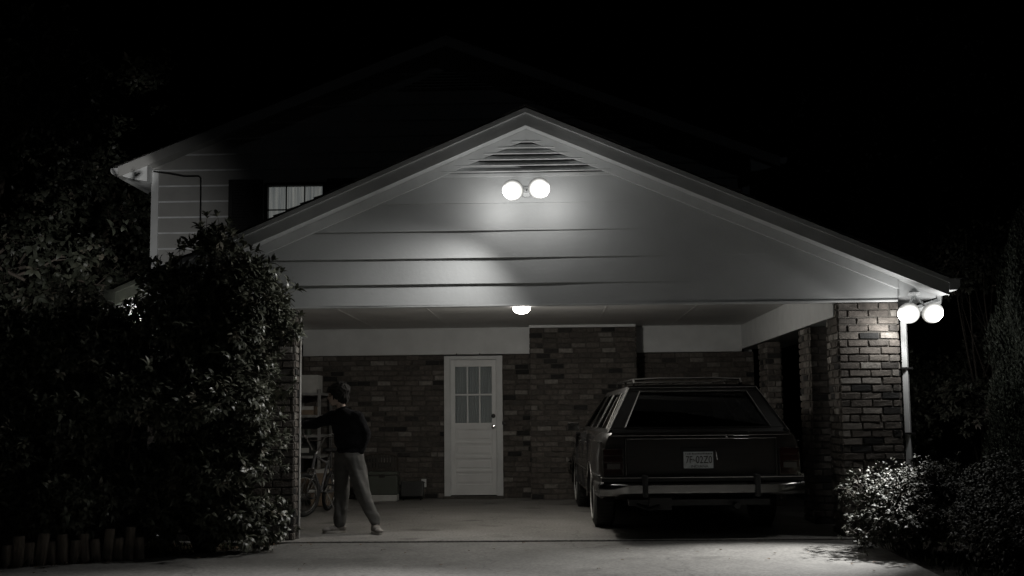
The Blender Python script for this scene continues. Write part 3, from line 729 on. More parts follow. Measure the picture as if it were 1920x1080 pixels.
    mb2 = MB(); mb2.add([P(.085, .10)-nrm*.012, P(.915, .10)-nrm*.012, P(.895, .90)-nrm*.012, P(.105, .90)-nrm*.012], [(0, 1, 2, 3)]); mb2.build('rear_window', M['car_glass'], root)
    mb2 = MB(); mb2.add([Q(.05, .05)+V((0, -.01, 0)), Q(.95, .05)+V((0, -.01, 0)), Q(.95, .93)+V((0, -.01, 0)), Q(.05, .93)+V((0, -.01, 0))], [(0, 1, 2, 3)]); mb2.build('windshield', M['car_glass'], root)
    mb2 = MB(); o_ = nrm*.006
    q = [P(.085, .10)+o_, P(.915, .10)+o_, P(.895, .90)+o_, P(.105, .90)+o_]
    for i in range(4): mb2.tube([q[i], q[(i+1) % 4]], .007, 6)
    q = [P(.0, .0)+o_, P(.012, .98)+o_, P(.988, .98)+o_, P(1., .0)+o_]
    for i in range(3): mb2.tube([q[i], q[i+1]], .009, 6)
    mb2.build('window_trim', M['chrome_worn'], root, smooth=True)
    # inside: seats, dash, steering wheel
    s_ = MB()
    for (yy, z0, z1, x0, x1) in ((1.50, .45, 1.08, -.70, .70), (2.45, .45, 1.10, -.70, -.06), (2.45, .45, 1.10, .06, .70)):
        s_.box(((x0+x1)/2, y0+yy+.05, (z0+z1)/2), (x1-x0, .14, z1-z0), Matrix.Rotation(radians(10), 3, 'X')); s_.box(((x0+x1)/2, y0+yy+.35, .50), (x1-x0, .55, .16))
    for x in (-.38, .38): s_.box((x, y0+2.38, 1.17), (.26, .09, .14), Matrix.Rotation(radians(8), 3, 'X'))
    s_.build('seats', M['seat'], root, bevel=.04)
    s_ = MB(); s_.bb(-.78, .78, y0+3.25, y0+3.6, .72, 1.0); s_.build('dashboard', M['seat'], root, bevel=.02)
    s_ = MB(); s_.torus((-.38, y0+3.12, .93), .19, .014, (0, -.9, .45), 24, 6); s_.tube([(-.38, y0+3.12, .93), (-.38, y0+3.3, .86)], .02, 6); s_.build('steering_wheel', M['seat'], root)
    # tailgate panel
    yr = y0; t = MB(); t.bb(-.735, .735, yr-.018, yr+.01, .575, .975); tg = t.build('tailgate', M['car_wood'], root, bevel=.012)
    t = MB()
    for z in (.60, .965): t.bb(-.745, .745, yr-.026, yr-.015, z-.006, z+.006)
    t.bb(-.90, .90, y0+.004-.03, y0+.02, .990, 1.000)
    for x in (-.739, .739): t.bb(x-.005, x+.005, yr-.026, yr-.015, .60, .965)
    t.build('trim_strip', M['chrome_worn'], tg, bevel=.002)
    t = MB(); t.bb(.315, .475, yr-.045, yr-.012, .985, 1.012); t.bb(.32, .47, yr-.032, yr-.012, .955, .972); t.lathe([(0, -.02), (.013, -.02), (.013, 0)], (.255, yr-.015, .985), (0, 1, 0), 12)
    t.build('handle', M['chrome'], tg, bevel=.004)
    t = MB(); t.bb(-.20, .13, yr-.024, yr-.019, .655, .855); t.bb(-.205, .135, yr-.030, yr-.022, .855, .865); t.build('plate_recess', M['black_metal'], tg)
    pl = MB(); pl.bb(-.175, .115, yr-.034, yr-.027, .672, .832); pt = pl.build('license_plate', M['plate'], root, bevel=.003)
    def text(body_, size, x, z, sx=1., par=pt, mt=None, font_x=None):
        c = bpy.data.curves.new('plate_text', 'FONT'); c.body = body_; c.size = size; c.extrude = .0015; c.align_x = 'CENTER'; c.align_y = 'CENTER'; c.offset = size*.006
        o = bpy.data.objects.new('plate_text', c); COL.objects.link(o); bpy.context.view_layer.update()
        me = bpy.data.meshes.new_from_object(o); bpy.data.objects.remove(o)
        me.transform(Matrix.Translation((x, yr-.0355, z)) @ Matrix.Rotation(radians(90), 4, 'X') @ Matrix.Diagonal((sx, 1, 1, 1)))
        me.materials.clear(); me.materials.append(mt or M['ink']); o = bpy.data.objects.new('plate_text', me); COL.objects.link(o); o.parent = par
    text('7F', .100, -.122, .752, .70); text('N', .045, -.073, .750, .8); text('02Z0', .100, .024, .752, .76)
    text('INDIANA', .036, -.02, .690, 1.15)
    pp = MB()
    for i in range(17): pp.bb(-.155+i*.0155, -.155+i*.0155+random.uniform(.007, .012), yr-.0362, yr-.034, .806, .806+random.uniform(.010, .016))
    pp.build('plate_lettering', M['ink'], pt)
    mbt = MB(); mbt.tube([(.145, yr-.03, .85), (.152, yr-.036, .79), (.158, yr-.03, .755)], .008, 6); mbt.build('plate_light', M['chrome'], tg, smooth=True)
    # tail lamps
    for s in (-1, 1):
        t = MB(); x0, x1 = sorted((s*.765, s*.965)); t.bb(x0, x1, yr-.020, yr+.10, .60, .87); tl = t.build('taillight', M['tail'], root, bevel=.008)
        t = MB()
        for k in range(5): t.bb(x0-.004, x1+.003, yr-.026, yr-.018, .604+k*.065, .609+k*.065)
        for x in (x0, x1-.006): t.bb(x, x+.006, yr-.026, yr-.018, .60, .87)
        t.build('lamp_trim', M['chrome_worn'], tl)
        t = MB(); t.bb(x0+.04, x1-.03, yr-.024, yr-.018, .675, .725); t.build('reverse_lamp', M['tail_amber'], tl)
    # bumpers
    for (yy, sg) in ((y0, -1), (y0+L, 1)):
        t = MB(); n_ = 14; vs = []
        prof = [(.0, .41), (.055, .415), (.085, .44), (.088, .515), (.060, .535), (.0, .545)]
        xs = [-1.005+2.01*i/n_ for i in range(n_+1)]
        for x in xs:
            k = 1-max(0, (abs(x)-.85)/.16)**2*.9
            for d, z in prof: vs.append((x, yy+sg*(.02+d*k + (.02 if k > .5 else 0)), z))
        m_ = len(prof); t.add(vs, [(i*m_+j, (i+1)*m_+j, (i+1)*m_+j+1, i*m_+j+1) for i in range(n_) for j in range(m_-1)])
        for s in (-1, 1):   # wrapped ends
            t.prism([(s*.99, yy+sg*.035, .42), (s*1.012, yy+sg*.02, .44), (s*1.016, yy+sg*.02, .52), (s*.99, yy+sg*.03, .54)], (0, -sg*.62, 0))
        bp = t.build('bumper', M['chrome_worn'], root, smooth=True)
        t = MB(); t.bb(-.985, .985, *sorted((yy+sg*.02, yy+sg*.075)), .548, .582); t.build('rub_strip', M['rubber'], bp, bevel=.006)
        t = MB(); t.bb(-.99, .99, *sorted((yy+sg*.012, yy+sg*.10)), .584, .597); t.build('bumper_top', M['chrome_worn'], bp, bevel=.005)
        for s in (-1, 1):
            t = MB(); x = s*.545-.02; t.bb(x-.026, x+.026, *sorted((yy+sg*.02, yy+sg*.155)), .40, .615); t.build('bumper_guard', M['rubber'], bp, bevel=.012)
    # side rub strips, wood panel edge, handles
    for s in (-1, 1):
        t = MB(); x = s*1.004
        for (a, b) in ((.02, .93), (1.75, 3.82), (4.68, 5.3)): t.bb(*sorted((x-s*.02, x+s*.010)), y0+a, y0+b, .592, .612)
        t.bb(*sorted((s*.962, s*.986)), y0+.05, y0+4.9, .925, .936)
        t.build('side_moulding', M['chrome_worn'], root, bevel=.002)
        for y in (1.85, 2.75):
            t = MB(); t.bb(*sorted((s*.975, s*1.012)), y0+y, y0+y+.17, .875, .90); t.build('door_handle', M['chrome'], root, bevel=.004)
        for y in (1.64, 2.48, 3.55):
            t = MB(); t.bb(*sorted((s*.95, s*1.0075)), y0+y, y0+y+.007, .36, .99); t.build('door_seam', M['black_metal'], root)
        t = MB(); pts_ = []
        # wheel arch lips
        for yc in (0, 2.91):
            t = MB(); t.tube([(s*1.0, yc+.372*cos(a), .325+.372*sin(a)) for a in [pi*(-.02+1.04*i/18) for i in range(19)]], .010, 6); t.build('arch_trim', M['chrome_worn'], root, smooth=True)
        # mirror
        t = MB(); t.box((s*1.055, y0+3.28, 1.06), (.15, .09, .105)); t.tube([(s*.92, y0+3.32, 1.03), (s*1.02, y0+3.29, 1.045)], .02, 8); mr = t.build('side_mirror', M['car'], root, bevel=.02)
        t = MB(); t.bb(*sorted((s*.99, s*1.12)), y0+3.228, y0+3.234, 1.018, 1.102); t.build('mirror_glass', M['chrome'], mr)
    # wheels
    for s in (-1, 1):
        for yc in (0, 2.91):
            c = (s*.86, yc, .325)
            t = MB(); t.lathe([(.19, -.10), (.27, -.112), (.315, -.09), (.325, -.05), (.325, .05), (.315, .09), (.27, .112), (.19, .10)], c, (s, 0, 0), 40); w = t.build('wheel', M['rubber'], root, smooth=True)
            t = MB()
            for k in range(44):
                a = 2*pi*k/44; t.box((c[0], c[1]+.326*cos(a), c[2]+.326*sin(a)), (.17, .020, .006), Matrix.Rotation(a-pi/2, 3, 'X'))
            t.build('tread', M['rubber'], w)
            t = MB(); t.lathe([(0, .085), (.05, .09), (.07, .075), (.14, .07), (.185, .10), (.195, .108), (.20, .09), (.19, -.05), (.0, -.05)], c, (s, 0, 0), 32); t.build('hubcap', M['chrome_worn'], w, smooth=True)
            t = MB(); t.torus((c[0]+s*.112, c[1], c[2]), .232, .009, (1, 0, 0), 36, 6); t.build('whitewall', M['white_box'], w, smooth=True)
    # roof rack
    t = MB()
    for s in (-1, 1):
        x = s*.56; t.tube([(x, y0+.72, 1.52), (x, y0+.78, 1.563), (x, y0+2.5, 1.57), (x, y0+2.56, 1.53)], .013, 8)
        for y in (.80, 1.6, 2.45): t.bb(x-.012, x+.012, y0+y, y0+y+.05, 1.49, 1.565)
    for y in (.82, 2.42): t.tube([(-.57, y0+y, 1.562), (-.3, y0+y, 1.575), (.3, y0+y, 1.575), (.57, y0+y, 1.562)], .013, 8)
    for i in range(7): x = -.42+i*.14; t.bb(x-.012, x+.012, y0+.8, y0+2.4, 1.522, 1.530)
    t.build('roof_rack', M['chrome_worn'], root, smooth=True)
    # underside: exhaust, hitch, axle, tank
    t = MB(); t.tube([(.35, y0+.02, .30), (.35, y0+.5, .29), (.25, y0+1.1, .26)], .03, 10); t.tube([(-.76, 0, .30), (.76, 0, .30)], .045, 10); t.ell((0, 0, .30), (.15, .14, .13)); t.bb(-.5, -.28, y0+.12, y0+.2, .26, .38); t.bb(-.7, .7, y0+.15, y0+.28, .30, .36)
    t.tube([(-.62, y0+.15, .31), (-.50, y0+.10, .27), (-.40, y0+.12, .30)], .02, 8); t.build('underbody', M['black_metal'], root, smooth=True)
    # front end
    yf = y0+L; t = MB(); t.bb(-.42, .42, yf-.02, yf+.012, .60, .86)
    gr = t.build('grille', M['black_metal'], root)
    t = MB()
    for i in range(22): t.bb(-.41+i*.039, -.404+i*.039, yf+.01, yf+.022, .61, .85)
    t.bb(-.43, .43, yf+.008, yf+.028, .85, .872); t.build('grille_bars', M['chrome'], gr)
    for s in (-1, 1):
        t = MB(); t.bb(*sorted((s*.46, s*.84)), yf-.03, yf+.014, .63, .84); t.build('headlight', M['tail_amber'], root, bevel=.01)
    return root
car = build_car(); car.location = (1.40, 1.36, 0); car.rotation_euler = (0, 0, radians(2.4))
tag(car, 'dark old station wagon parked tail out in the carport with a roof rack', 'car')

# ================================================================== BICYCLE
def build_bike():
    def steer(m, o, ax, ang):
        Q = Matrix.Translation(o) @ Matrix.Rotation(ang, 4, ax) @ Matrix.Translation(-V(o)); m.v = [tuple(Q @ V(p)) for p in m.v]
    root = empty('bicycle', (0, 0, 0)); R = .262; WB = .93     # local x forward, origin at the rear contact
    A, F_ = V((0, 0, R)), V((WB, 0, R)); bb = V((.36, 0, .27)); hd0, hd1 = V((WB-.13, 0, .60)), V((WB-.17, 0, .73)); st0 = V((.26, 0, .66))
    m = MB(); m.tube([bb, hd0], .017, 10); m.tube([st0-V((0, 0, .04)), hd1], .016, 10); m.tube([bb, st0], .016, 10); m.tube([hd0-V((0, 0, .03)), hd1+V((0, 0, .03))], .020, 10)
    for s in (-1, 1): m.tube([A+V((0, s*.055, 0)), bb+V((0, s*.02, 0))], .010, 8); m.tube([A+V((0, s*.055, 0)), st0+V((0, s*.015, -.06))], .009, 8)
    m.build('frame', M['bike'], root, smooth=True)
    ax = (hd1-hd0).normalized(); SA = radians(-26)
    m = MB(); cr = hd0+V((.012, 0, -.05))
    for s in (-1, 1): m.tube([cr+V((0, s*.048, .02)), cr+V((.02, s*.052, -.05)), F_+V((-.01, s*.05, .08)), F_+V((0, s*.05, 0))], [.014, .013, .011, .010], 8)
    m.tube([cr+V((0, -.05, .02)), cr+V((0, .05, .02))], .015, 8); steer(m, hd0, ax, SA); m.build('fork', M['chrome'], root, smooth=True)
    m = MB(); t = hd1+V((-.03, 0, .06)); m.tube([hd1, t], .013, 8)
    m.tube([t+V((-.08, -.33, .20)), t+V((-.01, -.26, .21)), t+V((.03, -.16, .17)), t+V((.03, -.05, .01)), t+V((.03, .05, .01)), t+V((.03, .16, .17)), t+V((-.01, .26, .21)), t+V((-.08, .33, .20))], .011, 8); m.tube([t+V((.03, -.14, .13)), t+V((.03, .14, .13))], .008, 6); steer(m, hd0, ax, SA)
    hb = m.build('handlebar', M['chrome'], root, smooth=True)
    for s in (-1, 1):
        m = MB(); m.tube([t+V((-.03, s*.28, .207)), t+V((-.10, s*.345, .198))], .017, 10); steer(m, hd0, ax, SA); m.build('grip', M['rubber'], hb, smooth=True)
        m = MB(); m.tube([t+V((.0, s*.23, .20)), t+V((.03, s*.27, .175)), t+V((-.02, s*.33, .165))], .006, 6); steer(m, hd0, ax, SA); m.build('brake_lever', M['chrome'], hb, smooth=True)
    m = MB(); m.tube([st0-V((0, 0, .1)), st0+V((-.02, 0, .11))], .012, 8); m.build('seat_post', M['chrome'], root, smooth=True)
    m = MB(); c = st0+V((-.04, 0, .13)); m.ell(c+V((-.06, 0, 0)), (.10, .075, .028)); m.ell(c+V((.06, 0, .0)), (.12, .03, .022)); m.build('saddle', M['rubber'], root, smooth=True)
    for C_ in (A, F_):
        sa = SA if C_ is F_ else 0
        m = MB(); m.torus(C_, R-.024, .024, (0, 1, 0), 44, 10); steer(m, hd0, ax, sa); w = m.build('wheel', M['rubber'], root, smooth=True)
        m = MB(); m.torus(C_, R-.052, .011, (0, 1, 0), 44, 8); steer(m, hd0, ax, sa); m.build('rim', M['chrome'], w, smooth=True)
        m = MB()
        for k in range(28):
            a = 2*pi*k/28; s = .028 if k % 2 else -.028; m.tube([C_+V((.015*cos(a+.9), s, .015*sin(a+.9))), C_+V(((R-.055)*cos(a), 0, (R-.055)*sin(a)))], .0016, 4)
        m.tube([C_+V((0, -.055, 0)), C_+V((0, .055, 0))], .014, 10); steer(m, hd0, ax, sa); m.build('spokes', M['steel'], w)
    m = MB(); m.lathe([(0, -.03), (.075, -.03), (.075, -.024), (0, -.024)], bb, (0, 1, 0), 28); m.tube([bb+V((0, -.05, 0)), bb+V((.10, -.055, -.09))], .009, 8); m.tube([bb+V((0, .05, 0)), bb+V((-.10, .055, .09))], .009, 8); cr_ = m.build('crank', M['steel'], root, smooth=True)
    for s, q in ((-1, V((.10, -.10, -.09))), (1, V((-.10, .10, .09)))):
        m = MB(); m.box(bb+q, (.075, .085, .018)); m.build('pedal', M['rubber'], cr_, bevel=.003)
    m = MB(); m.tube([A+V((0, -.03, .03)), bb+V((0, -.03, .073))], .004, 5); m.tube([A+V((0, -.03, -.03)), bb+V((0, -.03, -.073))], .004, 5); m.build('chain', M['black_metal'], root)
    m = MB(); m.tube([V((.22, .03, .25)), V((.16, .17, .008))], .008, 8); m.build('kickstand', M['steel'], root, smooth=True)
    return root
bk = build_bike(); th = radians(-99)
# front contact should stand at (-3.06, 2.80)
bk.rotation_euler = (radians(-8), 0, th); bk.location = (-3.05-.93*cos(th), 2.80-.93*sin(th), .006)
tag(bk, 'small bicycle with high handlebars leaning by the shelves, behind the wall edge', 'bicycle')

# ================================================================== SHELF, BOXES, COOLER ...
def wt(o, label, cat, group=None): return tag(o, label, cat, group)
SX0, SX1, SY0, SY1 = -3.70, -3.26, 5.00, 5.90
sh = empty('shelf_unit', ((SX0+SX1)/2, 5.45, 0), world=True); wt(sh, 'open metal shelf unit with five shelves in the back left corner of the carport', 'shelf')
LV = [.10, .665, .955, 1.235, 1.545]
for z in LV:
    mb = MB(); mb.bb(SX0, SX1, SY0, SY1, z-.012, z); mb.bb(SX0, SX1, SY0-.004, SY0, z-.032, z+.004); mb.bb(SX1, SX1+.004, SY0, SY1, z-.032, z+.004); mb.build('shelf', M['shelf_metal'], sh)
for x in (SX0, SX1):
    for y in (SY0, SY1):
        mb = MB(); a = 1 if x == SX0 else -1; b = 1 if y == SY0 else -1
        mb.bb(*sorted((x+a*-.006, x+a*.03)), *sorted((y-b*.009, y-b*.006)), 0, 1.60); mb.bb(*sorted((x-a*.009, x-a*.006)), *sorted((y-b*.006, y+b*.03)), 0, 1.60); mb.build('post', M['shelf_metal'], sh)
def carton(x0, x1, y0, y1, z0, z1, name, m, label, cat, flap=True):
    r = empty(name, ((x0+x1)/2, (y0+y1)/2, z0), world=True); wt(r, label, cat)
    mb = MB(); mb.bb(x0, x1, y0, y1, z0+.001, z1); mb.build('carton', m, r, bevel=.006)
    mb = MB(); 
    if flap: mb.bb(x0-.002, x1+.002, y0-.0025, y0, z1-.05, z1-.002); mb.bb((x0+x1)/2-.025, (x0+x1)/2+.025, y0-.002, y1+.002, z1, z1+.0015); mb.build('tape', M['white_box'], r)
    return r
carton(-3.53, -3.30, 5.02, 5.40, 1.547, 1.80, 'white_box', M['white_box'], 'plain white box standing on top of the shelf unit', 'box')
carton(-3.62, -3.36, 5.06, 5.45, 1.237, 1.36, 'shoe_box', M['cardboard'], 'low brown box on the second shelf from the top', 'box')
def can(x, y, z, r, h, name, m, label):
    q = empty(name, (x, y, z), world=True); wt(q, label, 'can')
    mb = MB(); mb.lathe([(0, .001), (r, .001), (r, .006), (r*.98, .01), (r*.98, h-.01), (r, h-.006), (r, h)], (x, y, z), (0, 0, 1), 20); b = mb.build('tin', m, q, smooth=True)
    mb = MB(); mb.lathe([(r*.9, h+.002), (r*.85, h-.004), (0, h-.004)], (x, y, z), (0, 0, 1), 20); mb.build('lid', M['steel'], b, smooth=True)
can(-3.58, 5.16, .957, .055, .13, 'paint_can', M['steel'], 'grey paint can at the left end of the middle shelf')
can(-3.45, 5.12, .957, .045, .11, 'paint_can', M['cooler'], 'small dark paint can right of the grey one on the middle shelf')
tb = empty('tool_box', (-3.46, 5.16, .667), world=True); wt(tb, 'dark tool box with a pale label on the second shelf from the floor', 'tool box')
mb = MB(); mb.bb(-3.62, -3.32, 5.05, 5.27, .668, .80); mb.prism([(-3.62, 5.05, .80), (-3.62, 5.27, .80), (-3.62, 5.23, .84), (-3.62, 5.09, .84)], (.30, 0, 0)); mb.build('case', M['dark_plastic'], tb, bevel=.006)
mb = MB(); mb.bb(-3.53, -3.42, 5.042, 5.048, .71, .775); mb.build('label_panel', M['white_box'], tb)
mb = MB(); mb.tube([(-3.54, 5.16, .84), (-3.54, 5.16, .875), (-3.40, 5.16, .875), (-3.40, 5.16, .84)], .007, 6); mb.build('handle', M['steel'], tb)
carton(-3.64, -3.34, 5.10, 5.55, .102, .42, 'cardboard_box', M['cardboard'], 'brown cardboard box on the bottom shelf behind the bicycle wheel', 'box')
bn = empty('storage_tub', (-3.13, 4.62, 0), world=True); wt(bn, 'grey plastic tub on the floor behind the bicycle, a narrow box on top', 'tub')
mb = MB(); mb.prism([(-3.28, 4.45, .002), (-3.00, 4.45, .002), (-3.00, 4.80, .002), (-3.28, 4.80, .002)], (0, 0, .19)); mb.build('tub', M['cardboard'], bn, bevel=.02)
mb = MB(); mb.bb(-3.30, -2.98, 4.43, 4.82, .192, .225); mb.build('lid', M['white_box'], bn, bevel=.01)
carton(-3.22, -3.04, 4.50, 4.74, .226, .50, 'narrow_box', M['cardboard'], 'narrow upright box on the grey tub behind the bicycle', 'box')
# cooler
ck = empty('cooler', (-2.43, 5.50, 0), world=True); wt(ck, 'dull green picnic cooler with a pale base band on the floor by the brick wall', 'cooler')
mb = MB(); mb.bb(-2.645, -2.215, 5.36, 5.66, .095, .365); mb.build('body', M['cooler'], ck, bevel=.012)
mb = MB(); mb.bb(-2.640, -2.222, 5.365, 5.655, .003, .094); mb.build('base_band', M['white_box'], ck, bevel=.008)
mb = MB(); mb.bb(-2.652, -2.208, 5.352, 5.668, .372, .42); ld = mb.build('lid', M['cooler'], ck, bevel=.014)
mb = MB(); mb.bb(-2.652, -2.208, 5.350, 5.356, .366, .378); mb.bb(-2.47, -2.39, 5.343, 5.352, .34, .385); mb.build('latch', M['chrome_worn'], ld, bevel=.002)
for x in (-2.66, -2.20): mb = MB(); mb.tube([(x, 5.44, .30), (x, 5.44, .24), (x, 5.58, .24), (x, 5.58, .30)], .010, 8); mb.build('handle', M['chrome_worn'], ck)
# folded chair with arched back
fc = empty('folding_chair', (-2.52, 5.83, 0), world=True); wt(fc, 'folded chair with an arched slatted back leaning on the brick wall behind the cooler', 'chair')
arc = []
x0, x1 = -2.79, -2.27
for i in range(25):
    t = i/24; a = pi*(1-t); arc.append(((x0+x1)/2 + .26*cos(a), 5.80+.10*.62, .56+.10*sin(a)**.6))
legL = [(x0+.03, 5.72, .01), (x0+.0, 5.80, .35)]; legR = [(x1, 5.80, .35), (x1-.03, 5.72, .01)]
mb = MB(); mb.tube([(x0+.05, 5.74, .01)]+[(x0, 5.84, .40)]+arc+[(x1, 5.84, .40)]+[(x1-.05, 5.74, .01)], .012, 8); mb.tube([(x0, 5.83, .36), (x1, 5.83, .36)], .010, 8); mb.build('frame', M['bark'], fc, smooth=True)
mb = MB()
for i in range(11):
    x = x0+.045+i*.043; t = (x-(x0+x1)/2)/.26; zt = .56+.10*max(0, 1-t*t)**.5*.97
    mb.prism([(x-.013, 5.832, .37), (x+.013, 5.832, .37), (x+.013, 5.857, zt), (x-.013, 5.857, zt)], (0, .006, 0))
mb.build('backrest', M['webbing'], fc)
# heater
ht = empty('portable_heater', (-2.02, 5.66, 0), world=True); wt(ht, 'dark boxy heater tilted back on short feet beside the cooler', 'heater')
mb = MB(); Rm = Matrix.Rotation(radians(-10), 3, 'X'); mb.box((-2.03, 5.66, .155), (.33, .12, .225), Rm); mb.build('body', M['dark_plastic'], ht, bevel=.014)
mb = MB()
for k in range(9): p = V((-2.03, 5.66, .155)) + Rm @ V((0, -.064, -.08+k*.02)); mb.box(p, (.27, .006, .006), Rm)
mb.build('grille', M['black_metal'], ht)
for x in (-2.15, -1.90): mb = MB(); mb.tube([(x, 5.56, .012), (x, 5.62, .045), (x, 5.72, .045), (x, 5.78, .012)], .009, 8); mb.build('foot', M['black_metal'], ht)
# rail beyond the pillars
pl = MB(); pl.tube([(3.62, 5.2, -.05), (3.62, 5.2, 1.72)], .018, 10); pl.lathe([(.03, 1.72), (.028, 1.745), (0, 1.76)], (3.62, 5.2, 0), (0, 0, 1), 12)
wt(pl.build('metal_pole', M['steel'], None, smooth=True), 'thin pale upright pole seen between the brick pillars', 'pole')

# ================================================================== LOG EDGING
logs = [(7, 22, 1023), (25, 49, 1014), (49, 68, 1025), (69, 90, 1011), (91, 111, 1025), (112, 134, 1015), (134, 153, 1025), (154, 173, 1017), (171, 189, 1023), (189, 209, 1008), (208, 225, 1021), (226, 246, 1006), (246, 263, 1019)]
words = ['first', 'second', 'third', 'fourth', 'fifth', 'sixth', 'seventh', 'eighth', 'ninth', 'tenth', 'eleventh', 'twelfth', 'last']
for i, (a, b, tp) in enumerate(logs):
    t = i/12.; x = -4.60+t*.95; y = -1.80+t*.53; h = .19-.012*(i == 0)+(.0 if tp > 1018 else .055+(1015-tp)*.004); r = .049 if (b-a) > 20 else .043
    mb = MB(); hh = []
    prof = [(0, -.08), (r*1.0, -.08), (r*1.02, .02), (r*.98, h*.5), (r*1.0, h-.012), (r*.9, h), ]
    lx, ly = random.uniform(-.02, .02), random.uniform(-.015, .015)
    seg = 18; vs = []
    for (rr, z) in prof:
        for k in range(seg):
            an = 2*pi*k/seg; q = rr*(1+.05*sin(an*3+i)+.03*sin(an*7+i*2)); vs.append((x+q*cos(an)+lx*z/.2, y+q*sin(an)+ly*z/.2, z-.02))
    mb.add(vs, [(j*seg+k, j*seg+(k+1) % seg, (j+1)*seg+(k+1) % seg, (j+1)*seg+k) for j in range(len(prof)-1) for k in range(seg)])
    mb.add(vs[-seg:], [tuple(range(seg))], 1)
    o = mb.build('log_stake', [M['wood'], M['wood_end']], None, smooth=True)
    tall = 'tall' if tp <= 1018 else 'short'
    nm = ('leftmost in the row of upright log edging' if i == 0 else 'rightmost in the row of upright log edging' if i == 12 else f'{words[i]} from the left in the row of upright log edging')
    wt(o, f'{tall} weathered log stake, {nm}', 'log stake', 'log stakes edging the planting bed')
# ================================================================== PERSON
def build_person():
    # coordinates: x right in the picture, y away from the camera, z up; origin between the feet
    skin = MB()
    def limb(m, pts, rad, seg=14, ell=None):
        m.tube(pts, rad, seg, ell=ell)
        for p, r in zip(pts, rad): m.ell(p, (r*.98, r*.98, r*.98), 12, 8)
    # joints
    pel = V((.01, .02, .82)); chest = V((-.02, .02, 1.13)); neck = V((-.075, .02, 1.30)); head = V((-.125, .010, 1.435))
    shL = V((-.170, .09, 1.205)); elL = V((-.36, .06, 1.135)); wrL = V((-.555, -.01, 1.125))      # reaching arm
    shR = V((.100, -.06, 1.195)); elR = V((.190, -.02, 1.02)); wrR = V((.140, -.055, .86))
    hipL, knL, anL = V((-.065, .06, .79)), V((-.075, .05, .44)), V((-.095, .06, .085))
    hipR, knR, anR = V((.075, -.03, .79)), V((.150, -.05, .45)), V((.290, -.03, .085))
    yaw = Matrix.Rotation(radians(-40), 3, 'Z')
    # body (one continuous surface)
    for c, r in ((pel, (.135, .10, .12)), (V((-.0, .02, .96)), (.125, .09, .12)), (chest, (.15, .105, .14)), (V((-.03, .02, 1.20)), (.15, .085, .07))): skin.ell(c, r, 20, 14, yaw)
    limb(skin, [V((-.055, .02, 1.22)), neck, V((-.095, .02, 1.37))], [.055, .046, .045])
    limb(skin, [shL, elL, wrL], [.045, .036, .024]); limb(skin, [shR, elR, wrR], [.045, .036, .024])
    limb(skin, [hipL, knL, anL], [.078, .052, .036]); limb(skin, [hipR, knR, anR], [.078, .052, .036])
    limb(skin, [anL, anL+V((-.06, -.02, -.045))], [.034, .028]); limb(skin, [anR, anR+V((.04, -.06, -.045))], [.034, .028])
    # head facing -x, slightly down
    F = V((-1, -.10, -.10)).normalized(); S = V((0, 1, 0)); S = (S-F*S.dot(F)).normalized(); U = S.cross(F)*-1; U = U if U.z > 0 else -U
    Hm = Matrix((F, S, U)).transposed()
    def h(a, b, c): return head + Hm @ V((a, b, c))
    skin.ell(h(-.015, 0, .02), (.092, .070, .085), 22, 16, Hm); skin.ell(h(.025, 0, -.035), (.062, .052, .070), 20, 14, Hm)
    skin.ell(h(.050, 0, -.085), (.028, .030, .022), 14, 10, Hm); skin.ell(h(.010, 0, -.075), (.060, .046, .025), 14, 10, Hm)
    skin.tube([h(.070, 0, .014), h(.088, 0, -.014), h(.098, 0, -.030)], [.009, .010, .009], 8); skin.ell(h(.090, 0, -.036), (.012, .014, .007), 10, 8, Hm)
    skin.ell(h(.078, 0, -.060), (.013, .022, .007), 10, 8, Hm); skin.ell(h(.074, 0, -.072), (.012, .020, .007), 10, 8, Hm)
    skin.ell(h(.070, 0, .022), (.018, .050, .010), 12, 8, Hm)
    for s in (-1, 1):
        skin.ell(h(.052, s*.030, -.025), (.022, .020, .018), 10, 8, Hm); skin.ell(h(-.012, s*.070, -.012), (.016, .008, .026), 10, 8, Hm)
    # hands
    def hand(w, d, pn, curl, thumb_side):
        d = V(d).normalized(); pn = V(pn).normalized(); sd = d.cross(pn).normalized()*thumb_side
        B = Matrix((d, sd, pn)).transposed(); c = w+d*.045
        skin.ell(c, (.050, .038, .015), 14, 10, B); skin.tube([w-d*.01, w+d*.03], [.023, .026], 12, ell=(1, .7))
        for i, (o_, L) in enumerate(((.027, .066), (.009, .074), (-.009, .069), (-.026, .053))):
            p = w+d*.078+sd*o_; q = p+(d*cos(curl)+pn*sin(curl))*L*.45; r = q+(d*cos(curl*2)+pn*sin(curl*2))*L*.32; t = r+(d*cos(curl*3)+pn*sin(curl*3))*L*.25
            skin.tube([p-d*.02, p, q, r, t], [.0092, .0092, .0085, .0078, .0065], 10)
        a = w+d*.025+sd*.028; skin.tube([a-sd*.012, a+sd*.012+d*.015, a+sd*.024+d*.038+pn*.008, a+sd*.026+d*.058+pn*.016], [.012, .0115, .010, .008], 10)
    hand(wrL, (-1, -.25, -.05), (0, .1, -1), .35, 1)
    hand(wrR, (-.42, .12, -1), (-.9, .4, .1), .35, 1)
    body = skin.build('person', M['skin'], None); remesh(body, .0055, 4)
    # eyes, brows
    m = MB()
    for s in (-1, 1): m.ell(h(.068, s*.030, -.006), (.008, .014, .006), 10, 8, Hm)
    m.build('eyes', M['tail_amber'], body, smooth=True)
    m = MB()
    for s in (-1, 1): m.ell(h(.0755, s*.030, -.006), (.0022, .006, .0055), 10, 8, Hm); m.ell(h(.078, s*.031, .018), (.006, .018, .0035), 10, 8, Hm)
    m.build('brows_and_pupils', M['hair'], body, smooth=True)
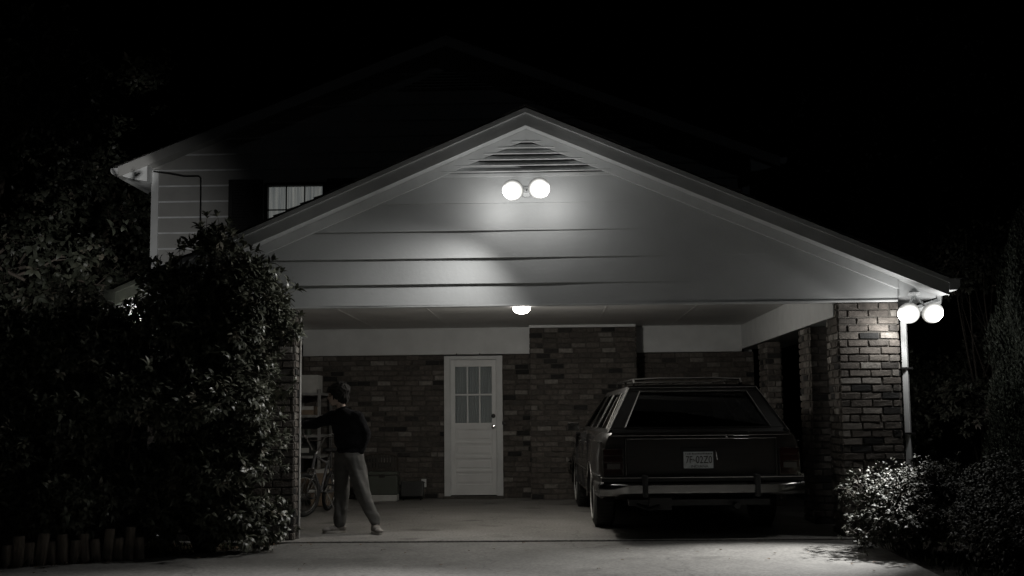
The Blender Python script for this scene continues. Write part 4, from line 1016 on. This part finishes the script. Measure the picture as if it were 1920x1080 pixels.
    # hair: thick mop to the nape with a fringe
    m = MB(); m.ell(h(-.034, 0, .042), (.112, .098, .098), 24, 18, Hm); m.ell(h(-.060, 0, -.020), (.070, .080, .085), 20, 14, Hm); m.ell(h(.035, 0, .066), (.062, .072, .038), 18, 12, Hm)
    m.ell(h(-.062, 0, -.06), (.045, .06, .045), 18, 12, Hm)
    for s in (-1, 1): m.ell(h(-.018, s*.062, .0), (.045, .024, .062), 14, 10, Hm)
    hair = m.build('hair', M['hair'], body); remesh(hair, .007, 2, lambda p: .011*noise.noise(p*38)+.007*noise.noise(p*80))
    m = MB(); r_ = random.Random(3)
    for i in range(420):
        a = r_.uniform(-pi, pi); e = r_.uniform(-.5, 1.3); d0 = V((cos(a)*cos(e), sin(a)*cos(e), sin(e))); 
        if d0.x > .55 and d0.z < .45: continue
        p = h(-.028+.100*d0.x, .084*d0.y, .032+.090*d0.z); out = (p-head).normalized()
        L = r_.uniform(.025, .045); dn = (V((0, 0, -1))+out*r_.uniform(-.1, .2)+V((r_.uniform(-.4, .4), r_.uniform(-.4, .4), 0))).normalized()
        m.tube([p-out*.006, p+out*.004+dn*L*.4, p-out*.002+dn*L], [.009, .009, .003], 5)
    m.build('hair_locks', M['hair'], hair, smooth=True)
    # sweater
    m = MB()
    for c, r in ((V((.01, .02, .850)), (.160, .120, .060)), (V((.0, .02, .97)), (.190, .130, .13)), (V((-.015, .02, 1.09)), (.195, .132, .15)), (V((-.02, .02, 1.20)), (.168, .108, .085)), (V((-.05, .02, 1.245)), (.120, .085, .05))): m.ell(c, r, 24, 16, yaw)
    limb(m, [shL+V((.03, -.02, -.01)), shL, (shL+elL)/2, elL, (elL+wrL)/2, wrL+V((.03, 0, 0))], [.085, .076, .064, .056, .052, .040]); limb(m, [wrL+V((.04, 0, 0)), wrL+V((.02, 0, 0))], [.041, .036])
    limb(m, [shR+V((-.03, .02, -.01)), shR, (shR+elR)/2, elR, (elR+wrR)/2, wrR+V((0, 0, -.012))], [.085, .078, .068, .060, .052, .042])
    sw = m.build('sweater', M['sweater'], body)
    remesh(sw, .009, 5, lambda p: .008*noise.noise(V((p.x*9, p.y*9, p.z*16)))+.004*noise.noise(p*34))
    m = MB(); m.torus((-.078, .018, 1.292), .056, .011, (-.35, 0, 1), 28, 8); m.build('collar', M['sweater'], sw, smooth=True)
    # trousers
    m = MB(); m.ell((.01, .02, .80), (.152, .118, .100), 22, 14, yaw)
    limb(m, [hipL, (hipL+knL)/2, knL, (knL+anL)/2, anL+V((0, 0, .06))], [.098, .090, .078, .074, .070]); limb(m, [hipR, (hipR+knR)/2, knR, (knR+anR)/2, anR+V((-.012, 0, .07))], [.098, .092, .080, .072, .060])
    limb(m, [anL+V((0, 0, .06)), anL+V((0, -.003, .02))], [.068, .062]); limb(m, [anR+V((-.012, 0, .07)), anR+V((0, 0, .035))], [.060, .054])
    tr = m.build('trousers', M['jeans'], body)
    remesh(tr, .009, 4, lambda p: .013*noise.noise(V((p.x*15+p.z*6, p.y*15, p.z*6)))+.004*noise.noise(V((p.x*12+p.z*14, p.y*12, p.z*22))))
    # shoes
    def shoe(an, d):
        d = V(d).normalized(); sd = V((-d.y, d.x, 0)); B = Matrix((d, sd, V((0, 0, 1)))).transposed()
        g = V((an.x, an.y, 0))
        m = MB(); m.ell(g+d*-.02+V((0, 0, .05)), (.052, .040, .045), 16, 12, B); m.ell(g+d*.06+V((0, 0, .045)), (.085, .042, .038), 18, 12, B); m.ell(g+d*.13+V((0, 0, .036)), (.055, .044, .028), 16, 12, B)
        m.tube([g+V((0, 0, .05)), g+V((0, 0, .10))], [.045, .042], 14)
        o = m.build('shoe', M['shoe'], body); remesh(o, .006, 3)
        s_ = MB(); out = []
        for i in range(28):
            a = 2*pi*i/28; out.append(g + B @ V((.055+.125*cos(a), (.046-.006*cos(a*2))*sin(a)*(1.05+.1*cos(a)), .002)))
        s_.prism(out, (0, 0, .024)); s_.build('sole', M['sole'], o, bevel=.003)
        s_ = MB()
        for k in range(4): c = g+d*(.055+k*.022)+V((0, 0, .088-k*.009)); s_.tube([c-sd*.024, c+V((0, 0, .004)), c+sd*.024], .003, 5)
        s_.build('laces', M['white_box'], o)
    shoe(anL, (-1, -.35, 0)); shoe(anR, (.42, -.9, 0))
    return body
pn = build_person(); pn.location = (-2.135, .70, .0)
tag(pn, 'person in a dark sweater and pale trousers reaching left, head in profile', 'person')

# ================================================================== PLANTS
def np_mesh(name, verts, faces, rnd, m, parent=None, off=None):
    """faces: (n,3) int"""
    me = bpy.data.meshes.new(name); nv, nf = len(verts), len(faces)
    me.vertices.add(nv); me.vertices.foreach_set('co', np.asarray(verts, np.float32).ravel())
    me.loops.add(nf*3); me.loops.foreach_set('vertex_index', np.asarray(faces, np.int32).ravel())
    me.polygons.add(nf); me.polygons.foreach_set('loop_start', np.arange(0, nf*3, 3, dtype=np.int32)); me.polygons.foreach_set('loop_total', np.full(nf, 3, np.int32))
    at = me.attributes.new('rnd', 'FLOAT', 'FACE'); at.data.foreach_set('value', np.asarray(rnd, np.float32))
    me.materials.append(m); me.update(calc_edges=True); me.validate()
    o = bpy.data.objects.new(name, me); COL.objects.link(o)
    if parent: o.parent = parent
    return o
def unit(a): return a/np.maximum(np.linalg.norm(a, axis=-1, keepdims=True), 1e-6)
def leaf_geo(p, d, up, L, W, fold=.25, droop=.25):
    """elliptic leaves: 6 vertices, 4 triangles"""
    n = len(p); d = unit(d); s = unit(np.cross(d, up)); u = np.cross(s, d); L = L[:, None]; W = W[:, None]
    b = p; m1 = p+d*L*.45; t = p+d*L*.98 - u*L*droop
    l1 = p+d*L*.38+s*W*.5+u*W*fold; r1 = p+d*L*.38-s*W*.5+u*W*fold
    l2 = p+d*L*.72+s*W*.36+u*(W*fold*.7)-u*L*droop*.35; r2 = p+d*L*.72-s*W*.36+u*(W*fold*.7)-u*L*droop*.35
    vs = np.stack([b, l1, l2, t, r2, r1], 1).reshape(-1, 3)
    f = np.array([[0, 1, 5], [1, 2, 5], [5, 2, 4], [2, 3, 4]]); fs = (np.arange(n)[:, None, None]*6+f[None]).reshape(-1, 3)
    return vs, fs
def whorls(nodes, dirs, k, L, W, spread=.75, rg=rng):
    """k leaves round each twig end"""
    n = len(nodes); dirs = unit(dirs); a = np.where(np.abs(dirs[:, 2:3]) < .9, np.array([[0, 0, 1.]]), np.array([[1., 0, 0]])); u = unit(np.cross(a, dirs)); w = np.cross(dirs, u)
    ph = (rg.random((n, 1))*6.28 + np.arange(k)[None]*2.4); sp = spread*(.6+.7*rg.random((n, k)))
    d = dirs[:, None]*np.cos(sp)[..., None]*1.0 + (u[:, None]*np.cos(ph)[..., None] + w[:, None]*np.sin(ph)[..., None])*np.sin(sp)[..., None] + rg.normal(0, .12, (n, k, 3))
    p = nodes[:, None] + dirs[:, None]*(rg.random((n, k, 1))*L*.35); d = d.reshape(-1, 3); p = p.reshape(-1, 3)
    m = len(p); up = unit(np.repeat(dirs, k, 0)*.7 + np.array([0, 0, .6]) + rg.normal(0, .15, (m, 3)))
    ll = L*(.65+.6*rg.random(m)); ww = W*(.75+.5*rg.random(m)); vs, fs = leaf_geo(p, d, up, ll, ww)
    r = np.repeat(np.clip(.5+.28*rg.normal(size=n), 0, .97), k); r = np.clip(r+.1*rg.normal(size=m), 0, 1); return vs, fs, np.repeat(r, 4)
def grow(base, tip_targets, r0, mb, rg, sag=.0, seg=6):
    """stems curving from base to the targets; returns the points along them"""
    out = []
    for t in tip_targets:
        b = np.array(base)+rg.normal(0, .04, 3)*[1, 1, 0]; t = np.array(t); c = b*.5+t*.5+rg.normal(0, .12, 3)+np.array([0, 0, sag]); P = []
        for i in range(seg+1):
            s = i/seg; P.append(b*(1-s)**2+2*c*s*(1-s)+t*s*s+rg.normal(0, .012, 3))
        mb.tube([V(q) for q in P], [r0*(1-.75*i/seg) for i in range(seg+1)], 6); out.append(P)
    return out
def bush(name, base, clumps, n_nodes, k, L, W, lm, label, cat, stems=9, sr=.02, seed=1, shell=.55, spread=.8, group=None, updir=.35):
    """clumps: list of (centre, radii, weight) relative to base"""
    rg = np.random.default_rng(seed); root = empty(name, base); tag(root, label, cat, group)
    tot = sum(c[2] for c in clumps); nodes = []; dirs = []
    lobes = []
    for (c, r, w) in clumps:
        c = np.array(c, float); r = np.array(r, float)
        nl = max(5, int(26*w/tot*len(clumps)**.5))
        for _ in range(nl):
            q = unit(rg.normal(size=3)); q[2] = abs(q[2])*.9 - .25*(rg.random() < .45); lobes.append((c+q*r*rg.uniform(.45, .95), r.mean()*rg.uniform(.34, .70), w/nl, c))
    ws = np.array([l[2] for l in lobes]); ws /= ws.sum(); cnt = rg.multinomial(n_nodes, ws)
    for (c, r, w, cc), m in zip(lobes, cnt):
        q = unit(rg.normal(size=(m, 3))); rad = r*(shell+(1-shell)*rg.random((m, 1)))**.7; s = q*rad*[1, 1, .75] + rg.normal(0, .035, (m, 3))
        nodes.append(c+s); dirs.append(q*.75 + unit((c-cc)[None])*.5 + np.array([0, 0, updir]) + rg.normal(0, .3, (m, 3)))
    nodes = np.concatenate(nodes); dirs = np.concatenate(dirs); ok = nodes[:, 2] > .04; nodes, dirs = nodes[ok], dirs[ok]
    sp_ = rg.random(len(nodes)) < (.10 if L > .08 else .04); base_n = nodes.copy(); ext = unit(dirs)*rg.uniform(.05, .24, (len(nodes), 1))*min(1., L/.08); nodes = np.where(sp_[:, None], nodes+ext, nodes)
    vs, fs, r = whorls(nodes, dirs, k, L, W, spread, rg); np_mesh('foliage', vs, fs, r, M[lm], root)
    mb = MB(); pick = [lobes[i][0] for i in rg.choice(len(lobes), min(stems*3, len(lobes)), replace=False)]
    P = grow((0, 0, -.05), pick[:stems], sr, mb, rg); 
    for t in pick[stems:]:
        q = P[rg.integers(len(P))][rg.integers(2, 5)]; grow(q, [t], sr*.45, mb, rg, seg=4)
    for i in np.nonzero(sp_)[0]: a, b = base_n[i]-ext[i]*.6, nodes[i]; mb.tube([V(a), V(b)], [.004, .002], 4)
    sub = rg.choice(len(nodes), min(len(nodes), 260), replace=False)
    lc = np.array([l[0] for l in lobes])
    for i in sub:
        j = np.argmin(((lc-nodes[i])**2).sum(1)); a, b = lc[j], nodes[i]; mb.tube([V(a), V((a+b)/2+rg.normal(0, .015, 3)), V(b)], [.006, .004, .0025], 4)
    mb.build('stems', M['bark'], root, smooth=True)
    return root
# large shrub before the wing wall
bush('tall_shrub', (-3.20, -.72, -.02), [((.06, .0, 2.34), (.42, .42, .46), 1.1), ((.20, -.02, 2.05), (.48, .42, .45), 1.2), ((-.42, 0, 1.95), (.52, .45, .45), 1.3), ((.15, -.1, 1.45), (.42, .48, .65), 2.2), ((.10, 0, 2.80), (.20, .2, .22), .3), ((.36, 0, 2.36), (.34, .3, .2), .35), ((-.42, 0, 2.45), (.3, .3, .2), .3), ((-.35, -.05, 1.25), (.55, .45, .70), 1.6), ((.14, -.1, .75), (.42, .45, .62), 2.1), ((.10, -.12, .32), (.46, .38, .30), 1.3), ((-.45, -.1, .35), (.4, .38, .3), .9), ((-.3, -.1, .5), (.5, .4, .45), 1.1)],
     8200, 7, .085, .030, 'leaf_a', 'tall many-stemmed evergreen shrub rising past the roof edge before the carport wall', 'shrub', stems=14, sr=.024, seed=11, shell=.25, group='evergreen shrubs left of the carport')
bush('tall_shrub', (-4.25, -.90, -.02), [((-.1, 0, 1.78), (.55, .5, .45), 1.4), ((.30, 0, 1.35), (.50, .5, .55), 1.2), ((-.35, -.1, 1.05), (.55, .5, .65), 1.5), ((0, -.15, .50), (.60, .5, .40), 1.)],
     6000, 7, .085, .030, 'leaf_a', 'broad rounded evergreen shrub behind the log edging, between its tall and low neighbours', 'shrub', stems=9, seed=12, shell=.25, group='evergreen shrubs left of the carport')
bush('tall_shrub', (-5.45, -1.15, -.02), [((.1, .1, 1.85), (.65, .55, .50), 1.5), ((-.35, 0, 1.25), (.6, .55, .60), 1.3), ((.35, -.05, 1.0), (.55, .5, .60), 1.2), ((0, -.2, .50), (.7, .5, .40), 1.)],
     6000, 7, .085, .030, 'leaf_a', 'dense evergreen shrub at the left edge of the photo behind the first log stakes', 'shrub', stems=9, seed=13, shell=.25, group='evergreen shrubs left of the carport')
bush('side_bush', (-7.5, 6.4, -.05), [((0.1, 0, 3.0), (1.1, .9, .75), 1.4), ((-1.3, .2, 2.7), (1.2, .9, .8), 1.3), ((.2, -.3, 1.7), (1.1, .7, .9), .8)],
     6500, 6, .085, .034, 'leaf_b', 'tall pale lit bush beyond the left eave of the carport, beside the upper wall corner', 'bush', stems=9, seed=14, shell=.3)
# azalea at the right corner
bush('azalea_bush', (3.22, -1.05, -.03), [((-.02, .05, .46), (.46, .48, .34), 1.4), ((-.22, -.35, .24), (.38, .42, .28), 1.1), ((.34, .05, .40), (.50, .46, .34), 1.2)],
     3400, 6, .046, .018, 'leaf_b', 'low pale leafed bush lit by the floodlight at the foot of the front brick column', 'bush', stems=12, sr=.010, seed=21, shell=.3, group='low bushes right of the driveway')
bush('azalea_bush', (4.02, -1.35, -.03), [((0, 0, .42), (.65, .6, .34), 1.4), ((-.35, -.45, .30), (.55, .5, .30), 1.), ((.5, -.1, .45), (.6, .6, .36), 1.)],
     4200, 6, .046, .018, 'leaf_dim', 'wide low bush in dim light, right of the lit bush and below the cypress', 'bush', stems=12, sr=.010, seed=22, shell=.3, group='low bushes right of the driveway')
bush('azalea_bush', (3.75, -2.75, -.03), [((0, 0, .24), (.65, .7, .28), 1.2), ((.5, .5, .30), (.6, .6, .30), 1.)],
     3000, 6, .048, .019, 'leaf_dim', 'dark low bush nearest the camera in the bottom right corner', 'bush', stems=10, sr=.010, seed=23, shell=.3, group='low bushes right of the driveway')
bush('hedge_bush', (4.15, 3.1, -.05), [((0, 0, 1.3), (.45, 1.3, .75), 1.4), ((.2, .6, .8), (.6, 1.4, .8), 1.), ((0, -.9, 1.0), (.45, .7, .7), .8)],
     3000, 6, .07, .03, 'leaf_t', 'tall dark bush outside the carport, seen between the brick pillars', 'bush', stems=9, seed=24, shell=.3)
bush('side_bush', (5.00, 1.75, -.05), [((-.15, 0, 2.85), (.75, .7, .55), 1.6), ((.5, .2, 1.7), (.8, .7, .7), 1.2), ((-.2, -.1, 1.3), (.6, .6, .7), .8)],
     4000, 6, .075, .030, 'leaf_b', 'tall leafy bush just past the right eave gutter, half hidden by the cypress', 'bush', stems=9, seed=25, shell=.3)
# cypress
def cypress(base, H, R, n, label, seed, group=None):
    rg = np.random.default_rng(seed); root = empty('cypress_tree', base); tag(root, label, 'cypress tree', group)
    z = H*rg.random(n)**.85; a = rg.random(n)*6.28; prof = R*np.clip(np.minimum((z/H*7)**.5, 1)*(1-(z/H)**2.3)**.75, .02, 1); lob = 1+.18*np.sin(a*5+z*3)+.13*np.sin(a*3-z*7)
    rr = prof*lob*(.70+.32*rg.random(n)); p = np.stack([rr*np.cos(a), rr*np.sin(a), z+.05], 1); d = np.stack([np.cos(a)*.45, np.sin(a)*.45, np.full(n, 1.)], 1)+rg.normal(0, .3, (n, 3))
    up = np.stack([np.cos(a), np.sin(a), np.zeros(n)], 1)+rg.normal(0, .5, (n, 3)); vs, fs = leaf_geo(p, d, up, .028+.035*rg.random(n), .011+.010*rg.random(n), .3, .1)
    r = np.repeat(np.clip(.5+.3*np.sin(a*4+z*6)*.5+.25*rg.normal(size=n), 0, 1), 4)
    np_mesh('crown', vs, fs, r, M['leaf_c'], root)
    mb = MB(); mb.tube([(0, 0, -.1), (0, 0, H*.5), (0, 0, H*.95)], [.06, .04, .01], 8)
    for k in range(60): zz_ = rg.uniform(.1, .9)*H; b = rg.random()*6.28; q = R*.7*(1-(zz_/H)**2.3); mb.tube([(0, 0, zz_-.15), (q*cos(b), q*sin(b), zz_+.1)], [.012, .004], 4)
    mb.build('trunk', M['bark'], root, smooth=True)
cypress((4.83, .35, -.05), 3.25, .42, 60000, 'narrow upright cypress standing dark at the right edge beside the lit bushes', 31)

# ------------------------------------------------------------------ trees
def make_tree(H, spread_, seed, n_leaf, L=.13, W=.06):
    rg = np.random.default_rng(seed); root = empty('tree', (0, 0, 0)); mb = MB(); tips = []
    def br(p, d, ln, r, lev):
        P = [p]; dd = d.copy(); n = 4
        for i in range(n):
            dd = unit(dd+rg.normal(0, .13, 3)+np.array([0, 0, .04 if lev else .0])); P.append(P[-1]+dd*ln/n)
        mb.tube([V(q) for q in P], [r*(1-.5*i/n) for i in range(n+1)], 8 if lev < 2 else 5)
        if lev >= 2: tips.extend([(P[k], dd) for k in (2, 3, 4)])
        if lev == 4 or r < .006: return
        m = (7, 5, 4, 3)[lev] if lev < 4 else 0
        for j in range(m):
            t = .35+.65*(j+rg.random()*.5)/m if lev == 0 else .25+.75*(j+rg.random())/m
            i = min(n-1, int(t*n)); q = P[i]+(P[i+1]-P[i])*(t*n-i); a = rg.random()*6.28; o = np.array([cos(a), sin(a), 0]); side_ = unit(np.cross(dd, o)) if lev else o
            nd = unit(dd*(.35 if lev == 0 else .65)+side_*(.95 if lev == 0 else .8)+np.array([0, 0, .1])); br(q, nd, ln*(spread_ if lev == 0 else .62)*(1.15-.5*t), r*.5, lev+1)
    br(np.array([0, 0, -.2]), np.array([0, 0, 1.]), H*.72, H*.021, 0)
    T = np.array([t[0] for t in tips]); D = np.array([t[1] for t in tips]); i = rg.integers(len(T), size=n_leaf//5)
    nodes = T[i]+rg.normal(0, .16, (len(i), 3)); dirs = D[i]+rg.normal(0, .6, (len(i), 3))
    vs, fs, r = whorls(nodes, dirs, 5, L, W, 1.0, rg); np_mesh('crown', vs, fs, r, M['leaf_t'], root); mb.build('trunk', M['bark'], root, smooth=True)
    return root
protos = [make_tree(8.5, .62, 41, 48000), make_tree(7.0, .64, 42, 44000), make_tree(9.5, .5, 43, 44000)]
spots_ = [(0, -9.0, 3.4, .95, .3, 'broad tree with bare lit twigs at the left edge, leaning over the left shrubs'),
          (1, -9.4, 8.2, 1.05, 1.9, 'leafy tree close beside the left corner of the upper floor'),
          (2, -11.5, 6.5, 1.15, 2.2, 'tall dark tree furthest left behind the broad tree'),
          (0, -9.8, 12.5, 1.2, 4.0, 'far dark tree behind the left trees, above the left eave of the house'),
          (0, 6.3, 8.6, .88, 5.0, 'leafy tree beside the right eave of the upper floor'),
          (1, 9.2, 6.4, 1.05, 2.9, 'broad dark tree at the right edge behind the cypress'),
          (2, 8.9, 12.8, 1.05, .6, 'tall dark tree at the back right, highest on that side')]
seen = set()
for (k, x, y, s, rz_, lab) in spots_:
    o = protos[k] if k not in seen else copy_tree(protos[k]); seen.add(k)
    o.location = (x, y, -.05); o.scale = (s, s, s); o.rotation_euler = (0, 0, rz_); tag(o, lab, 'tree', 'trees around the house')
# ground cover, fallen leaves
rg = np.random.default_rng(77); n = 9000
p = np.stack([rg.uniform(-8, -2.7, n), rg.uniform(-2.3, .0, n), np.full(n, -.05)], 1)
lx_ = np.array([q[0] for q in left][::-1]); ly_ = np.array([q[1] for q in left][::-1])
ok = p[:, 1] > np.interp(p[:, 0], lx_, ly_)+.04; p = p[ok]
p2 = np.stack([rg.uniform(3.0, 7, 6000), rg.uniform(-5, .4, 6000), np.full(6000, -.05)], 1); p = np.concatenate([p, p2]); n = len(p)
vs, fs = leaf_geo(p, np.stack([rg.normal(0, .4, n), rg.normal(0, .4, n), np.ones(n)], 1), unit(rg.normal(size=(n, 3))), .05+.07*rg.random(n), .007+.004*rg.random(n), .1, .3)
tag(np_mesh('grass', vs, fs, np.repeat(rg.random(n), 4), M['grass']), kind='stuff')
n = 150; e = rg.random(n); xx = np.concatenate([rg.uniform(-6, -2.0, 95), rg.uniform(-2, 3.0, 55)]); lim = np.interp(xx, lx_, ly_); yy = np.where(xx < -2.2, lim-.05-np.abs(rg.normal(0, .35, n)), -.2-3*rg.random(n))
p = np.stack([xx, yy, np.full(n, -.009)], 1); a = rg.random(n)*6.28
vs, fs = leaf_geo(p, np.stack([np.cos(a), np.sin(a), np.zeros(n)], 1), np.tile([0, 0, 1.], (n, 1)), .025+.04*rg.random(n), .015+.02*rg.random(n), .3, -.1)
tag(np_mesh('fallen_leaves', vs, fs, np.repeat(rg.random(n), 4), M['dry']), kind='stuff')
n = 5000; p = np.stack([rg.uniform(-7, -2.65, n), rg.uniform(-2.3, .0, n), np.full(n, -.035)+.02*rg.random(n)], 1); ok = p[:, 1] > np.interp(p[:, 0], lx_, ly_)+.02; p = p[ok]; n = len(p); a = rg.random(n)*6.28
vs, fs = leaf_geo(p, np.stack([np.cos(a), np.sin(a), rg.normal(0, .2, n)], 1), np.tile([0, 0, 1.], (n, 1)), .03+.05*rg.random(n), .02+.02*rg.random(n), .3, 0.)
tag(np_mesh('leaf_litter', vs, fs, np.repeat(rg.random(n), 4), M['dry']), kind='stuff')

# ================================================================== MOON
moon = bpy.data.lights.new('moonlight', 'SUN'); moon.energy = .009; moon.angle = radians(.5); moon.color = (.85, .92, 1.)
mo = bpy.data.objects.new('moonlight', moon); COL.objects.link(mo); mo.rotation_euler = V((-.45, .75, -.62)).to_track_quat('-Z', 'Y').to_euler()
# ================================================================== WORLD, CAMERA
w = bpy.data.worlds.new('World'); SC.world = w; w.use_nodes = True; nt = w.node_tree; bg = nt.nodes['Background']
sky = nt.nodes.new('ShaderNodeTexSky'); sky.sky_type = 'NISHITA'; sky.sun_disc = False; sky.sun_elevation = radians(-8); sky.sun_rotation = radians(150)
nt.links.new(sky.outputs[0], bg.inputs[0]); bg.inputs[1].default_value = .004
cd = bpy.data.cameras.new('camera'); cam = bpy.data.objects.new('camera', cd); COL.objects.link(cam); SC.camera = cam
cd.sensor_width = 36; cd.lens = 36*2268/1920; cd.clip_end = 400; cd.clip_start = .05
cam.matrix_world = Matrix.Translation((0, -12, 1.2)) @ Matrix.Rotation(.0318, 4, 'Z') @ Matrix.Rotation(pi/2+.1052, 4, 'X') @ Matrix.Rotation(-.0095, 4, 'Z')
SC.view_settings.view_transform = 'Standard'; SC.view_settings.look = 'None'; SC.view_settings.gamma = 1; SC.view_settings.use_curve_mapping = False; SC.view_settings.exposure = 0
SC.render.engine = 'CYCLES'; SC.cycles.use_denoising = True; SC.cycles.max_bounces = 7; SC.cycles.transparent_max_bounces = 12; SC.cycles.sample_clamp_indirect = 4
SC.render.resolution_x = 1024; SC.render.resolution_y = 576
